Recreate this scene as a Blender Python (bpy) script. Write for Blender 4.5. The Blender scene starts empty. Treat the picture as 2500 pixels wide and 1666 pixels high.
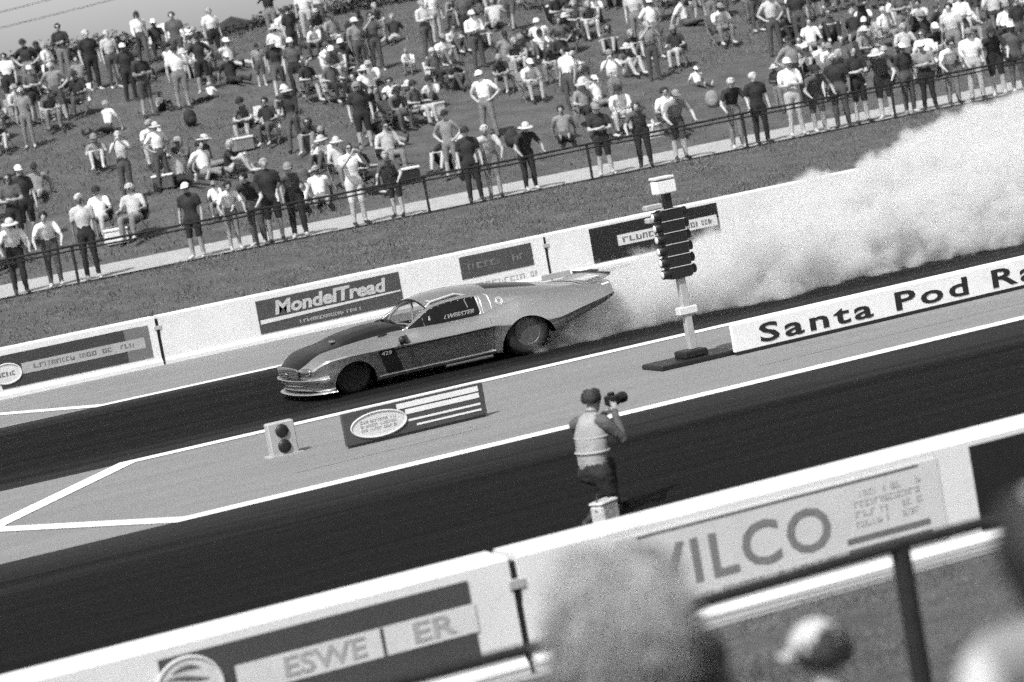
import bpy, bmesh, math, random
import numpy as np
from mathutils import Vector, Matrix, noise as mnoise

# ------------------------------------------------------------------ camera, world, sun, exposure
scene = bpy.context.scene
col = scene.collection
random.seed(7)
CAM_H, FPX = 4.44, 6800.0
ROLL, PITCH, YAW = math.radians(10.2), math.radians(6.03), math.radians(22.3)
fwd = Vector((math.sin(YAW)*math.cos(PITCH), math.cos(YAW)*math.cos(PITCH), -math.sin(PITCH)))
r0 = Vector((math.cos(YAW), -math.sin(YAW), 0))
u0 = r0.cross(fwd)
rgt = r0*math.cos(ROLL) - u0*math.sin(ROLL)
upv = u0*math.cos(ROLL) + r0*math.sin(ROLL)
camd = bpy.data.cameras.new('camera')
cam = bpy.data.objects.new('camera', camd)
col.objects.link(cam)
m3 = Matrix((rgt, upv, -fwd)).transposed()
cam.matrix_world = Matrix.Translation((0, 0, CAM_H)) @ m3.to_4x4()
camd.sensor_width = 36.0
camd.lens = FPX*36.0/2500.0
camd.clip_end = 5000
camd.clip_start = 0.1
camd.dof.use_dof = True
camd.dof.focus_distance = 39.8
camd.dof.aperture_fstop = 1.7
scene.camera = cam

SUN_EL, SUN_DIR = math.radians(54), Vector((-0.80, -0.60, 0))      # horizontal direction towards the sun
sund = bpy.data.lights.new('sun', 'SUN')
sund.energy = 3.7
sund.angle = math.radians(0.5)
sund.color = (1.0, 1.0, 1.0)                                        # black and white picture: neutral light
sun = bpy.data.objects.new('sun', sund)
col.objects.link(sun)
to_sun = Vector((SUN_DIR.x*math.cos(SUN_EL), SUN_DIR.y*math.cos(SUN_EL), math.sin(SUN_EL)))
sun.rotation_euler = to_sun.to_track_quat('Z', 'Y').to_euler()
world = bpy.data.worlds.new('World')
scene.world = world
world.use_nodes = True
wn = world.node_tree.nodes
wl = world.node_tree.links
wn.clear()
sky = wn.new('ShaderNodeTexSky')
sky.sky_type = 'NISHITA'
sky.sun_disc = False
sky.sun_elevation = SUN_EL
sky.sun_rotation = math.atan2(SUN_DIR.x, SUN_DIR.y)
sky.dust_density = 2.25
sky.air_density = 1.0
bw = wn.new('ShaderNodeRGBToBW')
bg = wn.new('ShaderNodeBackground')
bg.inputs['Strength'].default_value = 0.15
wo = wn.new('ShaderNodeOutputWorld')
wl.new(sky.outputs[0], bw.inputs[0])
wl.new(bw.outputs[0], bg.inputs['Color'])
wl.new(bg.outputs[0], wo.inputs['Surface'])
scene.view_settings.view_transform = 'Standard'
scene.view_settings.look = 'None'
scene.view_settings.exposure = 0.30
scene.view_settings.gamma = 1.0
scene.view_settings.use_curve_mapping = False
scene.cycles.use_denoising = False
scene.cycles.max_bounces = 10
scene.cycles.volume_bounces = 8
scene.cycles.caustics_reflective = False
scene.cycles.caustics_refractive = False
scene.cycles.sample_clamp_indirect = 1.0
scene.cycles.adaptive_min_samples = 12
scene.cycles.transparent_max_bounces = 12
scene.cycles.volume_step_rate = 0.25
scene.cycles.volume_max_steps = 256
scene.cycles.use_adaptive_sampling = True
scene.cycles.adaptive_threshold = 0.05

# pixel helpers (pixels of the 2500 x 1666 photograph): a pixel gives a direction, a plane or the ground gives the distance
CAMP = Vector((0, 0, CAM_H))
def ray(x, y): return fwd + rgt*((x-1250)/FPX) - upv*((y-833)/FPX)
def at_y(x, y, Y): d = ray(x, y); return CAMP + d*(Y/d.y)
def at_z(x, y, z=0.0): d = ray(x, y); return CAMP + d*((z-CAM_H)/d.z)
def project(p):
    d = Vector(p)-CAMP; z = d.dot(fwd)
    return 1250+FPX*d.dot(rgt)/z, 833-FPX*d.dot(upv)/z
PROFILE = [(-400, 9), (-60, 8), (-14, 5.6), (0, 2.8), (5.8, 1.62), (8, 1.3), (11.5, .82), (14.5, .36), (17.4, .03), (18, 0), (47.2, 0), (47.6, .03), (48.6, .28),
           (57, 1.08), (60.2, 1.2), (86, 6.1), (89, 6.35), (92, 6.1), (97, 4.8), (105, 4.5), (200, 3), (900, 0), (3000, 0)]
PY = [p[0] for p in PROFILE]; PZ = [p[1] for p in PROFILE]
def gz(Y): return float(np.interp(Y, PY, PZ))
def on_bank(x, y):                                                    # where a pixel's ray meets the spectator bank
    d = ray(x, y); t = 50.0/d.y
    while t*d.y < 130:
        p = CAMP + d*t
        if p.z <= gz(p.y): return p
        t += .12/d.y
    return None

# ------------------------------------------------------------------ materials (all grey: the photograph is black and white)
MATS = {}
def mat(name, v, rough=.6, metal=0.0, var=.12, scale=8.0, bump=0.0, coat=0.0, stretch=None, fine=0.0, spec=.5, bscale=None):
    if name in MATS: return MATS[name]
    m = bpy.data.materials.new(name); MATS[name] = m
    m.use_nodes = True
    nt = m.node_tree; N = nt.nodes; L = nt.links
    b = N['Principled BSDF']
    b.inputs['Roughness'].default_value = rough
    b.inputs['Metallic'].default_value = metal
    b.inputs['Coat Weight'].default_value = coat
    b.inputs['Coat Roughness'].default_value = .06
    b.inputs['Specular IOR Level'].default_value = spec
    tc = N.new('ShaderNodeTexCoord'); vec = tc.outputs['Object']
    if stretch:
        mp = N.new('ShaderNodeMapping'); mp.inputs['Scale'].default_value = stretch
        L.new(vec, mp.inputs['Vector']); vec = mp.outputs[0]
    n1 = N.new('ShaderNodeTexNoise'); n1.inputs['Scale'].default_value = scale
    n1.inputs['Detail'].default_value = 6; n1.inputs['Roughness'].default_value = .62
    L.new(vec, n1.inputs['Vector'])
    fac = n1.outputs['Fac']
    if fine:
        n2 = N.new('ShaderNodeTexNoise'); n2.inputs['Scale'].default_value = 60; n2.inputs['Detail'].default_value = 3
        L.new(tc.outputs['Object'], n2.inputs['Vector'])
        mx = N.new('ShaderNodeMix'); mx.data_type = 'FLOAT'; mx.inputs[0].default_value = fine
        L.new(fac, mx.inputs[2]); L.new(n2.outputs['Fac'], mx.inputs[3]); fac = mx.outputs[0]
    mr = N.new('ShaderNodeMapRange')
    mr.inputs['From Min'].default_value = .28; mr.inputs['From Max'].default_value = .72
    mr.inputs['To Min'].default_value = v*(1-var); mr.inputs['To Max'].default_value = v*(1+var)
    L.new(fac, mr.inputs['Value'])
    L.new(mr.outputs[0], b.inputs['Base Color'])
    if bump:
        bp = N.new('ShaderNodeBump'); bp.inputs['Strength'].default_value = bump; bp.inputs['Distance'].default_value = .02
        n3 = N.new('ShaderNodeTexNoise'); n3.inputs['Scale'].default_value = bscale or scale*3; n3.inputs['Detail'].default_value = 5
        L.new(tc.outputs['Object'], n3.inputs['Vector'])
        L.new(n3.outputs['Fac'], bp.inputs['Height']); L.new(bp.outputs[0], b.inputs['Normal'])
    return m
M_grass = mat('meadow_grass', .095, .9, var=.55, scale=1.4, bump=.9, fine=.45, bscale=9, spec=.1)
M_blade = mat('grass_blade', .11, .7, var=.5, scale=2)
M_track = mat('rubbered_asphalt', .0085, .8, var=.75, scale=1.0, stretch=(.03, 1.6, 1), bump=.2, fine=.4, bscale=60, spec=.06)
def lane_mat(name, c, hw):
    m = mat(name, .0085, .8, var=.95, scale=1.0, stretch=(.02, 3.2, 1), bump=.2, fine=.4, bscale=60, spec=.06)
    nt = m.node_tree; N = nt.nodes; L = nt.links; b = N['Principled BSDF']; src = b.inputs['Base Color'].links[0].from_socket
    def mth(op, a, q, clamp=False):
        n = N.new('ShaderNodeMath'); n.operation = op; n.use_clamp = clamp
        for i, z in enumerate((a, q)):
            if z is None: continue
            if isinstance(z, (int, float)): n.inputs[i].default_value = z
            else: L.new(z, n.inputs[i])
        return n.outputs[0]
    tc = N.new('ShaderNodeTexCoord'); sp = N.new('ShaderNodeSeparateXYZ'); L.new(tc.outputs['Object'], sp.inputs[0])
    d = mth('DIVIDE', mth('ABSOLUTE', mth('SUBTRACT', sp.outputs[1], c), None), hw)      # the rubber thins out towards the lane edges
    nz = N.new('ShaderNodeTexNoise'); mp = N.new('ShaderNodeMapping'); mp.inputs['Scale'].default_value = (.08, 1.5, 1)
    L.new(tc.outputs['Object'], mp.inputs[0]); L.new(mp.outputs[0], nz.inputs['Vector']); nz.inputs['Scale'].default_value = 1.3; nz.inputs['Detail'].default_value = 5
    e = mth('MULTIPLY', mth('SUBTRACT', mth('ADD', d, mth('MULTIPLY', mth('SUBTRACT', nz.outputs['Fac'], .5), .9)), .62), 1.9, True)
    L.new(mth('ADD', src, mth('MULTIPLY', e, .032)), b.inputs['Base Color'])
    return m
M_apron = mat('pale_concrete', .20, .8, var=.30, scale=1.5, stretch=(.25, 1.6, 1), bump=.1, fine=.6, bscale=40)
M_line = mat('white_line_paint', .80, .6, var=.10, scale=5, fine=.5)
M_wall = mat('white_barrier_paint', .74, .65, var=.07, scale=2.2, bump=.06, fine=.2)
M_rail = mat('dark_painted_steel', .018, .45, var=.3, scale=10)
M_path = mat('pale_gravel_path', .36, .9, var=.22, scale=3, fine=.4, bump=.3)
M_black = mat('black_plastic', .012, .45, var=.2)
M_dark = mat('dark_grey_print', .065, .55, var=.10, scale=3)
M_ink = mat('black_print', .014, .5, var=.2, scale=3)
M_pale = mat('pale_print', .66, .55, var=.08, scale=4)
M_greyprint = mat('grey_print', .40, .55, var=.1, scale=4)
M_midprint = mat('mid_grey_print', .16, .55, var=.12, scale=4)
M_white = mat('white_board', .82, .5, var=.05, scale=3)
M_chrome = mat('bright_metal', .82, .12, 1.0, var=.04)
M_steel = mat('brushed_steel', .45, .35, 1.0, var=.1)
M_paint = mat('silver_car_paint', .72, .22, .90, var=.03, scale=30, coat=.2)
M_hood = mat('black_hood_paint', .008, .38, 0, var=.1, coat=.12, spec=.3)
M_well = mat('wheel_well_black', .004, .95, var=.2, spec=.05)
M_tyre = mat('tyre_rubber', .016, .8, var=.3, scale=20, bump=.2)
M_inner = mat('cockpit_black', .01, .8, var=.3)
def glass_mat(name, v, alpha_dark):
    m = bpy.data.materials.new(name); m.use_nodes = True
    nt = m.node_tree; N = nt.nodes; L = nt.links; N.clear()
    o = N.new('ShaderNodeOutputMaterial'); t = N.new('ShaderNodeBsdfTransparent'); g = N.new('ShaderNodeBsdfGlossy'); mx = N.new('ShaderNodeMixShader'); fr = N.new('ShaderNodeFresnel')
    t.inputs[0].default_value = (v, v, v, 1); g.inputs['Roughness'].default_value = .03; fr.inputs['IOR'].default_value = 1.35
    L.new(fr.outputs[0], mx.inputs[0]); L.new(t.outputs[0], mx.inputs[1]); L.new(g.outputs[0], mx.inputs[2]); L.new(mx.outputs[0], o.inputs[0])
    return m
M_glass = glass_mat('windscreen_polycarbonate', .72, 0)
M_darkglass = mat('dark_side_window', .008, .22, 0, var=.3, coat=0, spec=.35)

# ------------------------------------------------------------------ mesh helpers
def tag(o, label=None, cat=None, group=None, kind=None):
    if label: o['label'] = label
    if cat: o['category'] = cat
    if group: o['group'] = group
    if kind: o['kind'] = kind
    return o
def empty(name, loc=(0, 0, 0), rz=0.0):
    o = bpy.data.objects.new(name, None); col.objects.link(o); o.location = loc; o.rotation_euler = (0, 0, rz); o.empty_display_size = .2
    return o
class MB:
    def __init__(s): s.v = []; s.f = []; s.smooth = []; s.mi = []
    def add(s, vs, fs, smooth=False, mi=0):
        b = len(s.v); s.v += [tuple(p) for p in vs]; s.f += [tuple(i+b for i in q) for q in fs]; s.smooth += [smooth]*len(fs); s.mi += [mi]*len(fs); return s
    def box(s, lo, hi, mi=0, bev=0.0):
        x0, y0, z0 = lo; x1, y1, z1 = hi
        if bev <= 0:
            return s.add([(x0,y0,z0),(x1,y0,z0),(x1,y1,z0),(x0,y1,z0),(x0,y0,z1),(x1,y0,z1),(x1,y1,z1),(x0,y1,z1)],
                         [(0,3,2,1),(4,5,6,7),(0,1,5,4),(1,2,6,5),(2,3,7,6),(3,0,4,7)], mi=mi)
        b = bev; vs = []
        for z, i in ((z0, b), (z0+b, 0), (z1-b, 0), (z1, b)):
            X0, X1, Y0, Y1 = x0+i, x1-i, y0+i, y1-i
            vs += [(X0+b,Y0,z),(X1-b,Y0,z),(X1,Y0+b,z),(X1,Y1-b,z),(X1-b,Y1,z),(X0+b,Y1,z),(X0,Y1-b,z),(X0,Y0+b,z)]
        fs = [tuple(reversed(range(8))), tuple(range(24, 32))]
        for k in range(3):
            for i in range(8): fs.append((k*8+i, k*8+(i+1)%8, k*8+8+(i+1)%8, k*8+8+i))
        return s.add(vs, fs, mi=mi)
    def tube(s, pts, r, n=8, caps=True, mi=0, closed=False):
        pts = [Vector(p) for p in pts]; m = len(pts)
        rs = r if isinstance(r, (list, tuple)) else [r]*m
        vs = []; fs = []; prev = None
        for i, p in enumerate(pts):
            if closed: d = pts[(i+1) % m]-pts[i-1]
            else: d = pts[min(i+1, m-1)]-pts[max(i-1, 0)]
            d.normalize()
            if prev is None:
                a = Vector((0, 0, 1)) if abs(d.z) < .9 else Vector((1, 0, 0))
            else: a = prev
            a = (a - d*a.dot(d)).normalized(); prev = a; b = d.cross(a)
            for k in range(n):
                t = 2*math.pi*k/n; vs.append(p+(a*math.cos(t)+b*math.sin(t))*rs[i])
        for i in range(m if closed else m-1):
            j = (i+1) % m
            for k in range(n): fs.append((i*n+k, i*n+(k+1) % n, j*n+(k+1) % n, j*n+k))
        s.add(vs, fs, True, mi)
        if caps and not closed:
            s.add(vs[:n], [tuple(reversed(range(n)))], False, mi); s.add(vs[-n:], [tuple(range(n))], False, mi)
        return s
    def lathe(s, prof, n=24, axis='Z', org=(0, 0, 0), mi=0, caps=True):
        vs = []; fs = []; m = len(prof)
        for r, h in prof:
            for k in range(n):
                t = 2*math.pi*k/n; a, b = r*math.cos(t), r*math.sin(t)
                v = {'Z': (a, b, h), 'Y': (a, h, -b), 'X': (h, a, b)}[axis]
                vs.append((v[0]+org[0], v[1]+org[1], v[2]+org[2]))
        for i in range(m-1):
            for k in range(n): fs.append((i*n+k, i*n+(k+1) % n, (i+1)*n+(k+1) % n, (i+1)*n+k))
        s.add(vs, fs, True, mi)
        if caps: s.add(vs[:n], [tuple(reversed(range(n)))], False, mi); s.add(vs[-n:], [tuple(range(n))], False, mi)
        return s
    def ball(s, c, r, n=12, m=8, mi=0):
        if not isinstance(r, (tuple, list)): r = (r, r, r)
        vs = []; fs = []
        for i in range(m+1):
            p = math.pi*i/m
            for k in range(n):
                t = 2*math.pi*k/n
                vs.append((c[0]+r[0]*math.sin(p)*math.cos(t), c[1]+r[1]*math.sin(p)*math.sin(t), c[2]+r[2]*math.cos(p)))
        for i in range(m):
            for k in range(n): fs.append((i*n+k, (i+1)*n+k, (i+1)*n+(k+1) % n, i*n+(k+1) % n))
        return s.add(vs, fs, True, mi)
    def mesh(s, name, mats):
        me = bpy.data.meshes.new(name); me.from_pydata(s.v, [], s.f)
        for m in (mats if isinstance(mats, (list, tuple)) else [mats]): me.materials.append(m)
        me.polygons.foreach_set('use_smooth', s.smooth); me.polygons.foreach_set('material_index', s.mi)
        me.validate(); me.update()
        return me
    def build(s, name, mats, parent=None, loc=None):
        o = bpy.data.objects.new(name, s.mesh(name, mats)); col.objects.link(o)
        if parent is not None: o.parent = parent
        if loc is not None: o.location = loc
        return o
def copy_obj(src, parent=None, name=None):
    c = src.copy(); col.objects.link(c); c.parent = parent
    return c
def islands(me):
    b = bmesh.new(); b.from_mesh(me); b.verts.ensure_lookup_table(); seen = set(); out = []
    for v in b.verts:
        if v.index in seen: continue
        st = [v]; seen.add(v.index); grp = []
        while st:
            q = st.pop(); grp.append(q.index)
            for e in q.link_edges:
                w = e.other_vert(q)
                if w.index not in seen: seen.add(w.index); st.append(w)
        out.append(grp)
    b.free(); return out
def submesh(me, groups, name):
    keep = set(i for g in groups for i in g); mp = {}; vs = []
    for v in me.vertices:
        if v.index in keep: mp[v.index] = len(vs); vs.append(tuple(v.co))
    fs = [tuple(mp[i] for i in p.vertices) for p in me.polygons if p.vertices[0] in keep]
    q = bpy.data.meshes.new(name); q.from_pydata(vs, [], fs); q.update()
    for m in me.materials: q.materials.append(m)
    return q
def text(name, body, size, m, parent, loc, rot, bold=0.0, shear=0.0, align='CENTER', width=1.0, depth=.003, space=1.0):
    """lettering: every letter is a mesh of its own under the parent"""
    cu = bpy.data.curves.new(name, 'FONT'); cu.body = body; cu.size = size; cu.align_x = align; cu.align_y = 'CENTER'
    cu.offset = bold; cu.shear = shear; cu.extrude = depth; cu.resolution_u = 3; cu.space_character = space
    cu.materials.append(m)
    o = bpy.data.objects.new(name, cu); col.objects.link(o)
    dg = bpy.context.evaluated_depsgraph_get(); me = bpy.data.meshes.new_from_object(o.evaluated_get(dg))
    bpy.data.objects.remove(o)
    b = bmesh.new(); b.from_mesh(me); bmesh.ops.remove_doubles(b, verts=b.verts, dist=1e-5); b.to_mesh(me); b.free()
    isl = islands(me); spans = sorted([(min(me.vertices[i].co.x for i in g), max(me.vertices[i].co.x for i in g), g) for g in isl], key=lambda q: q[0])
    letters = []
    for a, c, g in spans:
        if letters and a < letters[-1][1]-.3*(c-a): letters[-1][1] = max(letters[-1][1], c); letters[-1][2].append(g)
        else: letters.append([a, c, [g]])
    for a, c, gs in letters:
        q = bpy.data.objects.new(name, submesh(me, gs, name)); col.objects.link(q); q.parent = parent; q.location = loc; q.rotation_euler = rot; q.scale = (width, 1, 1)
    return None
K = 2500/2353.0
FACE = (math.radians(90), 0, 0)                                        # lettering that faces the camera side (-Y)

# ------------------------------------------------------------------ the setting: ground, lanes, aprons, lines, path
def build_ground():
    xs = sorted(set([-1500, -600, -300, -150] + list(np.arange(-80, 121, 4.0)) + [150, 300, 600, 1500, 3000]))
    ys = sorted(set(list(PY) + [-200, -30] + list(np.arange(2, 18, 1.0)) + list(np.arange(48, 106, 1.5)) + [130, 300, 500, 1500]))
    mb = MB(); vs = []
    for y in ys:
        for x in xs:
            a = 0.0
            if 2 < y < 17.2: a = .05*mnoise.noise((x*.35, y*.5, 3.1))
            elif 49 < y < 56.5: a = .06*mnoise.noise((x*.3, y*.4, 1.0))
            elif 61 < y: a = .16*mnoise.noise((x*.13, y*.16, 7.0)) if y < 120 else 0
            vs.append((x, y, gz(y)+a - (.004 if 17.9 < y < 47.3 else 0)))
    nx = len(xs)
    fs = [(j*nx+i, j*nx+i+1, (j+1)*nx+i+1, (j+1)*nx+i) for j in range(len(ys)-1) for i in range(nx-1)]
    mb.add(vs, fs, True)
    return tag(mb.build('ground', M_grass), kind='structure')
build_ground()
def sheet(name, x0, x1, y0, y1, z, m, parent=None):
    o = MB().add([(x0, y0, z), (x1, y0, z), (x1, y1, z), (x0, y1, z)], [(0, 1, 2, 3)]).build(name, m, parent)
    if parent is None: tag(o, kind='structure')
    return o
X0, X1 = -140, 260
pavement = sheet('track_pavement', X0, X1, 18.0, 47.25, .004, M_apron)
sheet('near_lane_road', X0, X1, 18.66, 29.02, .008, lane_mat('near_lane_asphalt', 23.2, 5.9))
sheet('far_lane_road', X0, X1, 34.98, 42.52, .008, lane_mat('far_lane_asphalt', 38.75, 3.8))
def strip(name, pts, w, z, m):                                         # a painted line through ground points
    mb = MB(); pts = [Vector((p[0], p[1], 0)) for p in pts]; vs = []
    for i, p in enumerate(pts):
        d0 = (pts[i]-pts[i-1]).normalized() if i else (pts[1]-pts[0]).normalized()
        d1 = (pts[i+1]-pts[i]).normalized() if i < len(pts)-1 else d0
        d = (d0+d1).normalized(); n = Vector((-d.y, d.x, 0)); k = w/2/max(.5, d.dot(d1))
        vs += [(p.x+n.x*k, p.y+n.y*k, z), (p.x-n.x*k, p.y-n.y*k, z)]
    mb.add(vs, [(2*i, 2*i+1, 2*i+3, 2*i+2) for i in range(len(pts)-1)])
    return tag(mb.build(name, m), kind='structure')
strip('lane_marking_line', [(260, 34.92), (8.75, 34.92), (6.15, 31.72)], .29, .012, M_line)
strip('lane_marking_line', [(260, 29.10), (7.75, 29.10), (6.15, 31.85)], .29, .013, M_line)
strip('lane_marking_line', [(260, 42.58), (10.4, 42.58), (8.0, 47.0)], .27, .012, M_line)
for (xa, ya, xb, yb) in ((9.6, 30.55, 12.1, 30.62), (15.6, 30.3, 19.8, 30.35)):
    strip('pavement_joint_line', [(xa, ya), (xb, yb)], .012, .0065, M_dark)
MB().add([(-60, 57.15, 1.098), (120, 57.15, 1.098), (120, 60.25, 1.215), (-60, 60.25, 1.215), (-60, 57.0, 1.02), (120, 57.0, 1.02), (-60, 60.4, 1.1), (120, 60.4, 1.1)],
         [(0, 1, 2, 3), (4, 5, 1, 0), (3, 2, 7, 6)]).build('path', M_path)['kind'] = 'structure'

# ------------------------------------------------------------------ concrete barriers with banners
def greek(parent, x0, x1, z0, z1, yf, m, rows, rng, name='lettering'):
    """small print that cannot be read at this distance: short strokes in rows"""
    mb = MB(); h = (z1-z0)/rows
    for r in range(rows):
        x = x0
        while x < x1-.02:
            w = rng.uniform(.25, .75)*h; za = z0+r*h+.18*h; zb = za+h*.62
            k = rng.random()
            if k < .8:
                mb.box((x, yf-.003, za), (min(x+w*.35, x1), yf, zb))
                if rng.random() < .7: mb.box((x+w*.35, yf-.003, zb-h*.14), (min(x+w, x1), yf, zb))
                if rng.random() < .6: mb.box((x+w*.35, yf-.003, za), (min(x+w, x1), yf, za+h*.13))
                if rng.random() < .5: mb.box((x+w*.74, yf-.003, za), (min(x+w, x1), yf, zb-h*.14))
            x += w+h*.16
    return tag(mb.build(name, m, parent), kind='stuff')
def barrier(x0, x1, y0, y1, h, label, near):
    t = empty('concrete_barrier', ((x0+x1)/2, (y0+y1)/2, 0)); tag(t, label, 'barrier', 'white barriers beside the far lane' if not near else 'white barriers beside the near lane')
    L = (x1-x0)/2-.035; w = (y1-y0)/2
    blk = MB(); n = 10; prof = [(-w-.06, 0), (-w-.06, .07), (-w, .12), (-w, h-.02), (-w+.02, h), (w-.02, h), (w, h-.02), (w, .12), (w+.06, .07), (w+.06, 0)]
    vs = [(sx, a, b) for sx in (-L, L) for a, b in prof]
    blk.add(vs, [(i, (i+1) % n, n+(i+1) % n, n+i) for i in range(n)] + [tuple(reversed(range(n))), tuple(range(n, 2*n))])
    blk.build('block', M_wall, t)
    MB().box((L-.0, -w+.05, .1), (L+.07, w-.05, h-.05)).build('joint', M_black, t)
    MB().box((L-.03, -w-.012, h-.24), (L+.1, -w+.03, h-.17), bev=.004).build('connector_plate', M_greyprint, t)
    return t, -w
NY0, NY1, FY0, FY1, WH = 18.2, 18.64, 47.05, 47.38, .86
def banner(t, x0, x1, z0, z1, m, yf, name='banner'):
    ox = t.location.x
    return MB().box((x0-ox, yf-.008, z0), (x1-ox, yf+.001, z1)).build(name, m, t)
rng = random.Random(3)
near_spans = [(-.9, 3.12, 'white barrier section in the lower corner by the near lane'), (3.12, 7.17, 'white barrier section with a dark grey banner beside the near lane'),
              (7.17, 15.25, 'long white barrier with pale two-ring banner beside the near lane'), (15.25, 23.3, 'white barrier section continuing the near lane wall out of frame')]
for i, (a, b, lab) in enumerate(near_spans):
    t, yf = barrier(a, b, NY0, NY1, WH, lab, True); ox = t.location.x
    if i == 1:
        bn = banner(t, 4.5, 6.8, .16, .77, M_dark, yf)
        MB().box((5.02-ox, yf-.011, .395), (6.82-ox, yf-.008, .60)).build('pale_band', M_pale, bn)
        ec = at_y(436*K, 1582*K, NY0); er = .235
        pts = [(ec.x-ox+er*math.cos(q*math.pi/18), yf-.016, ec.z+er*.92*math.sin(q*math.pi/18)) for q in range(36)]
        em = MB().add([(ec.x-ox, yf-.016, ec.z)]+pts, [(0, (q+1) % 36+1, q+1) for q in range(36)]).tube(pts, .012, 5, closed=True).build('round_emblem', M_pale, bn)
        for k, (dz, w_) in enumerate(((.115, .55), (.055, .8), (.0, .95), (-.07, .8))):
            MB().tube([(ec.x-ox+er*w_*(-.85+1.6*q/10), yf-.018, ec.z+dz+.03*math.sin(q*.32+k)+.012) for q in range(11)], [.003+.013*math.sin(math.pi*q/10) for q in range(11)], 5).build('emblem_stripe', M_midprint, bn)
        text('letter', 'ESWE', .2, M_greyprint, bn, (5.66-ox, yf-.013, .497), FACE, bold=.004, width=1.25)
        text('letter', 'ER', .2, M_greyprint, bn, (6.48-ox, yf-.013, .497), FACE, bold=.004, width=1.5)
        MB().box((6.09-ox, yf-.0135, .40), (6.115-ox, yf-.011, .595)).build('divider', M_dark, bn)
    if i == 2:
        bn = banner(t, 7.95, 10.72, .16, .78, mat('off_white_banner', .62, .6, var=.06, scale=3), yf)
        MB().box((8.15-ox, yf-.011, .752), (10.55-ox, yf-.008, .766)).build('border_stripe', M_dark, bn)
        text('letter', 'WILCO', .46, mat('banner_letter_print', .20, .6, var=.1), bn, (7.98-ox, yf-.011, .475), FACE, bold=.006, align='LEFT', width=1.08, space=1.12)
        greek(bn, 9.95-ox, 10.55-ox, .40, .70, yf-.008, M_greyprint, 4, rng)
        for z_ in (.30, .215): MB().box((9.85-ox, yf-.011, z_), (10.58-ox, yf-.008, z_+.045)).build('bar', M_midprint, bn)
        greek(bn, 8.3-ox, 9.75-ox, .19, .27, yf-.008, M_greyprint, 1, rng)
        b2 = banner(t, 11.02, 13.9, .14, .80, M_ink, yf)
        greek(b2, 11.55-ox, 13.6-ox, .60, .74, yf-.008, M_greyprint, 1, rng)
far_spans = [(-2.3, 5.2, 'white far barrier section out beyond the finish end of the frame'), (5.2, 12.78, 'white far barrier with dark banner and pale oval emblem'),
             (12.78, 20.3, 'white far barrier behind the race car carrying a script banner'), (20.3, 27.85, 'white far barrier with black banner beside the tyre smoke'),
             (27.85, 35.3, 'white far barrier section veiled by the tyre smoke'), (35.3, 42.8, 'white far barrier section emerging past the smoke out of frame')]
for i, (a, b, lab) in enumerate(far_spans):
    t, yf = barrier(a, b, FY0, FY1, WH, lab, False); ox = t.location.x
    if i == 1:
        bn = banner(t, 9.9, 12.45, .17, .74, mat('charcoal_banner', .045, .55, var=.1, scale=3), yf)
        MB().box((10.3-ox, yf-.011, .36), (12.5-ox, yf-.008, .545)).build('pale_band', M_greyprint, bn)
        greek(bn, 10.5-ox, 12.3-ox, .40, .52, yf-.011, M_midprint, 1, rng)
        MB().box((12.16-ox, yf-.010, .175), (12.6-ox, yf-.008, .735)).build('grey_end_panel', M_midprint, bn)
        pts = [(10.02-ox+.26*math.cos(q*math.pi/16), yf-.014, .42+.17*math.sin(q*math.pi/16)) for q in range(32)]
        MB().add([(10.02-ox, yf-.012, .42)]+[(p[0], p[1]+.002, p[2]) for p in pts], [(0, q+1, (q+1) % 32+1) for q in range(32)]).tube(pts, .014, 5, closed=True).build('oval_emblem', M_pale, bn)
        greek(bn, 9.85-ox, 10.2-ox, .36, .48, yf-.0135, M_midprint, 1, rng)
    if i == 2:
        bn = banner(t, 14.6, 17.35, .16, .75, M_dark, yf)
        text('letter', 'MondelTread', .33, mat('faded_print', .5, .6), bn, (15.98-ox, yf-.011, .56), FACE, bold=.012, shear=.15, width=1.18)
        MB().add([(14.63-ox, yf-.012, .33), (17.33-ox, yf-.012, .40), (17.33-ox, yf-.012, .425), (14.63-ox, yf-.012, .405)], [(0, 1, 2, 3)]).build('pale_swoosh', M_pale, bn)
        greek(bn, 15.3-ox, 16.6-ox, .20, .29, yf-.008, M_greyprint, 1, rng)
        b2 = banner(t, 18.55, 20.0, .36, .77, M_dark, yf); greek(b2, 18.7-ox, 19.8-ox, .48, .66, yf-.008, M_midprint, 1, rng)
        greek(t, 18.5-ox, 20.1-ox, .12, .28, yf, M_greyprint, 1, rng)
    if i == 3:
        bn = banner(t, 21.2, 23.9, .14, .79, M_ink, yf)
        MB().box((21.75-ox, yf-.011, .37), (23.86-ox, yf-.008, .57)).build('pale_band', M_pale, bn)
        greek(bn, 21.85-ox, 23.7-ox, .39, .55, yf-.011, M_midprint, 1, rng)
        b2 = banner(t, 25.0, 26.4, .5, .74, M_white, yf); greek(b2, 25.1-ox, 26.3-ox, .52, .72, yf-.008, M_dark, 1, rng)
    if i == 4:
        bn = banner(t, 28.6, 31.2, .16, .76, M_dark, yf); greek(bn, 28.9-ox, 31.0-ox, .36, .6, yf-.008, M_pale, 1, rng)
MB().box((27.72, 47.0, .80), (27.86, 47.2, .93), bev=.01).tube([(27.79, 47.05, .80), (27.81, 47.03, .62)], .02).build('cable_clamp', M_black)
tag(bpy.data.objects['cable_clamp'], 'small black clamp over the far barrier top at the smoke edge', 'clamp')

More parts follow.
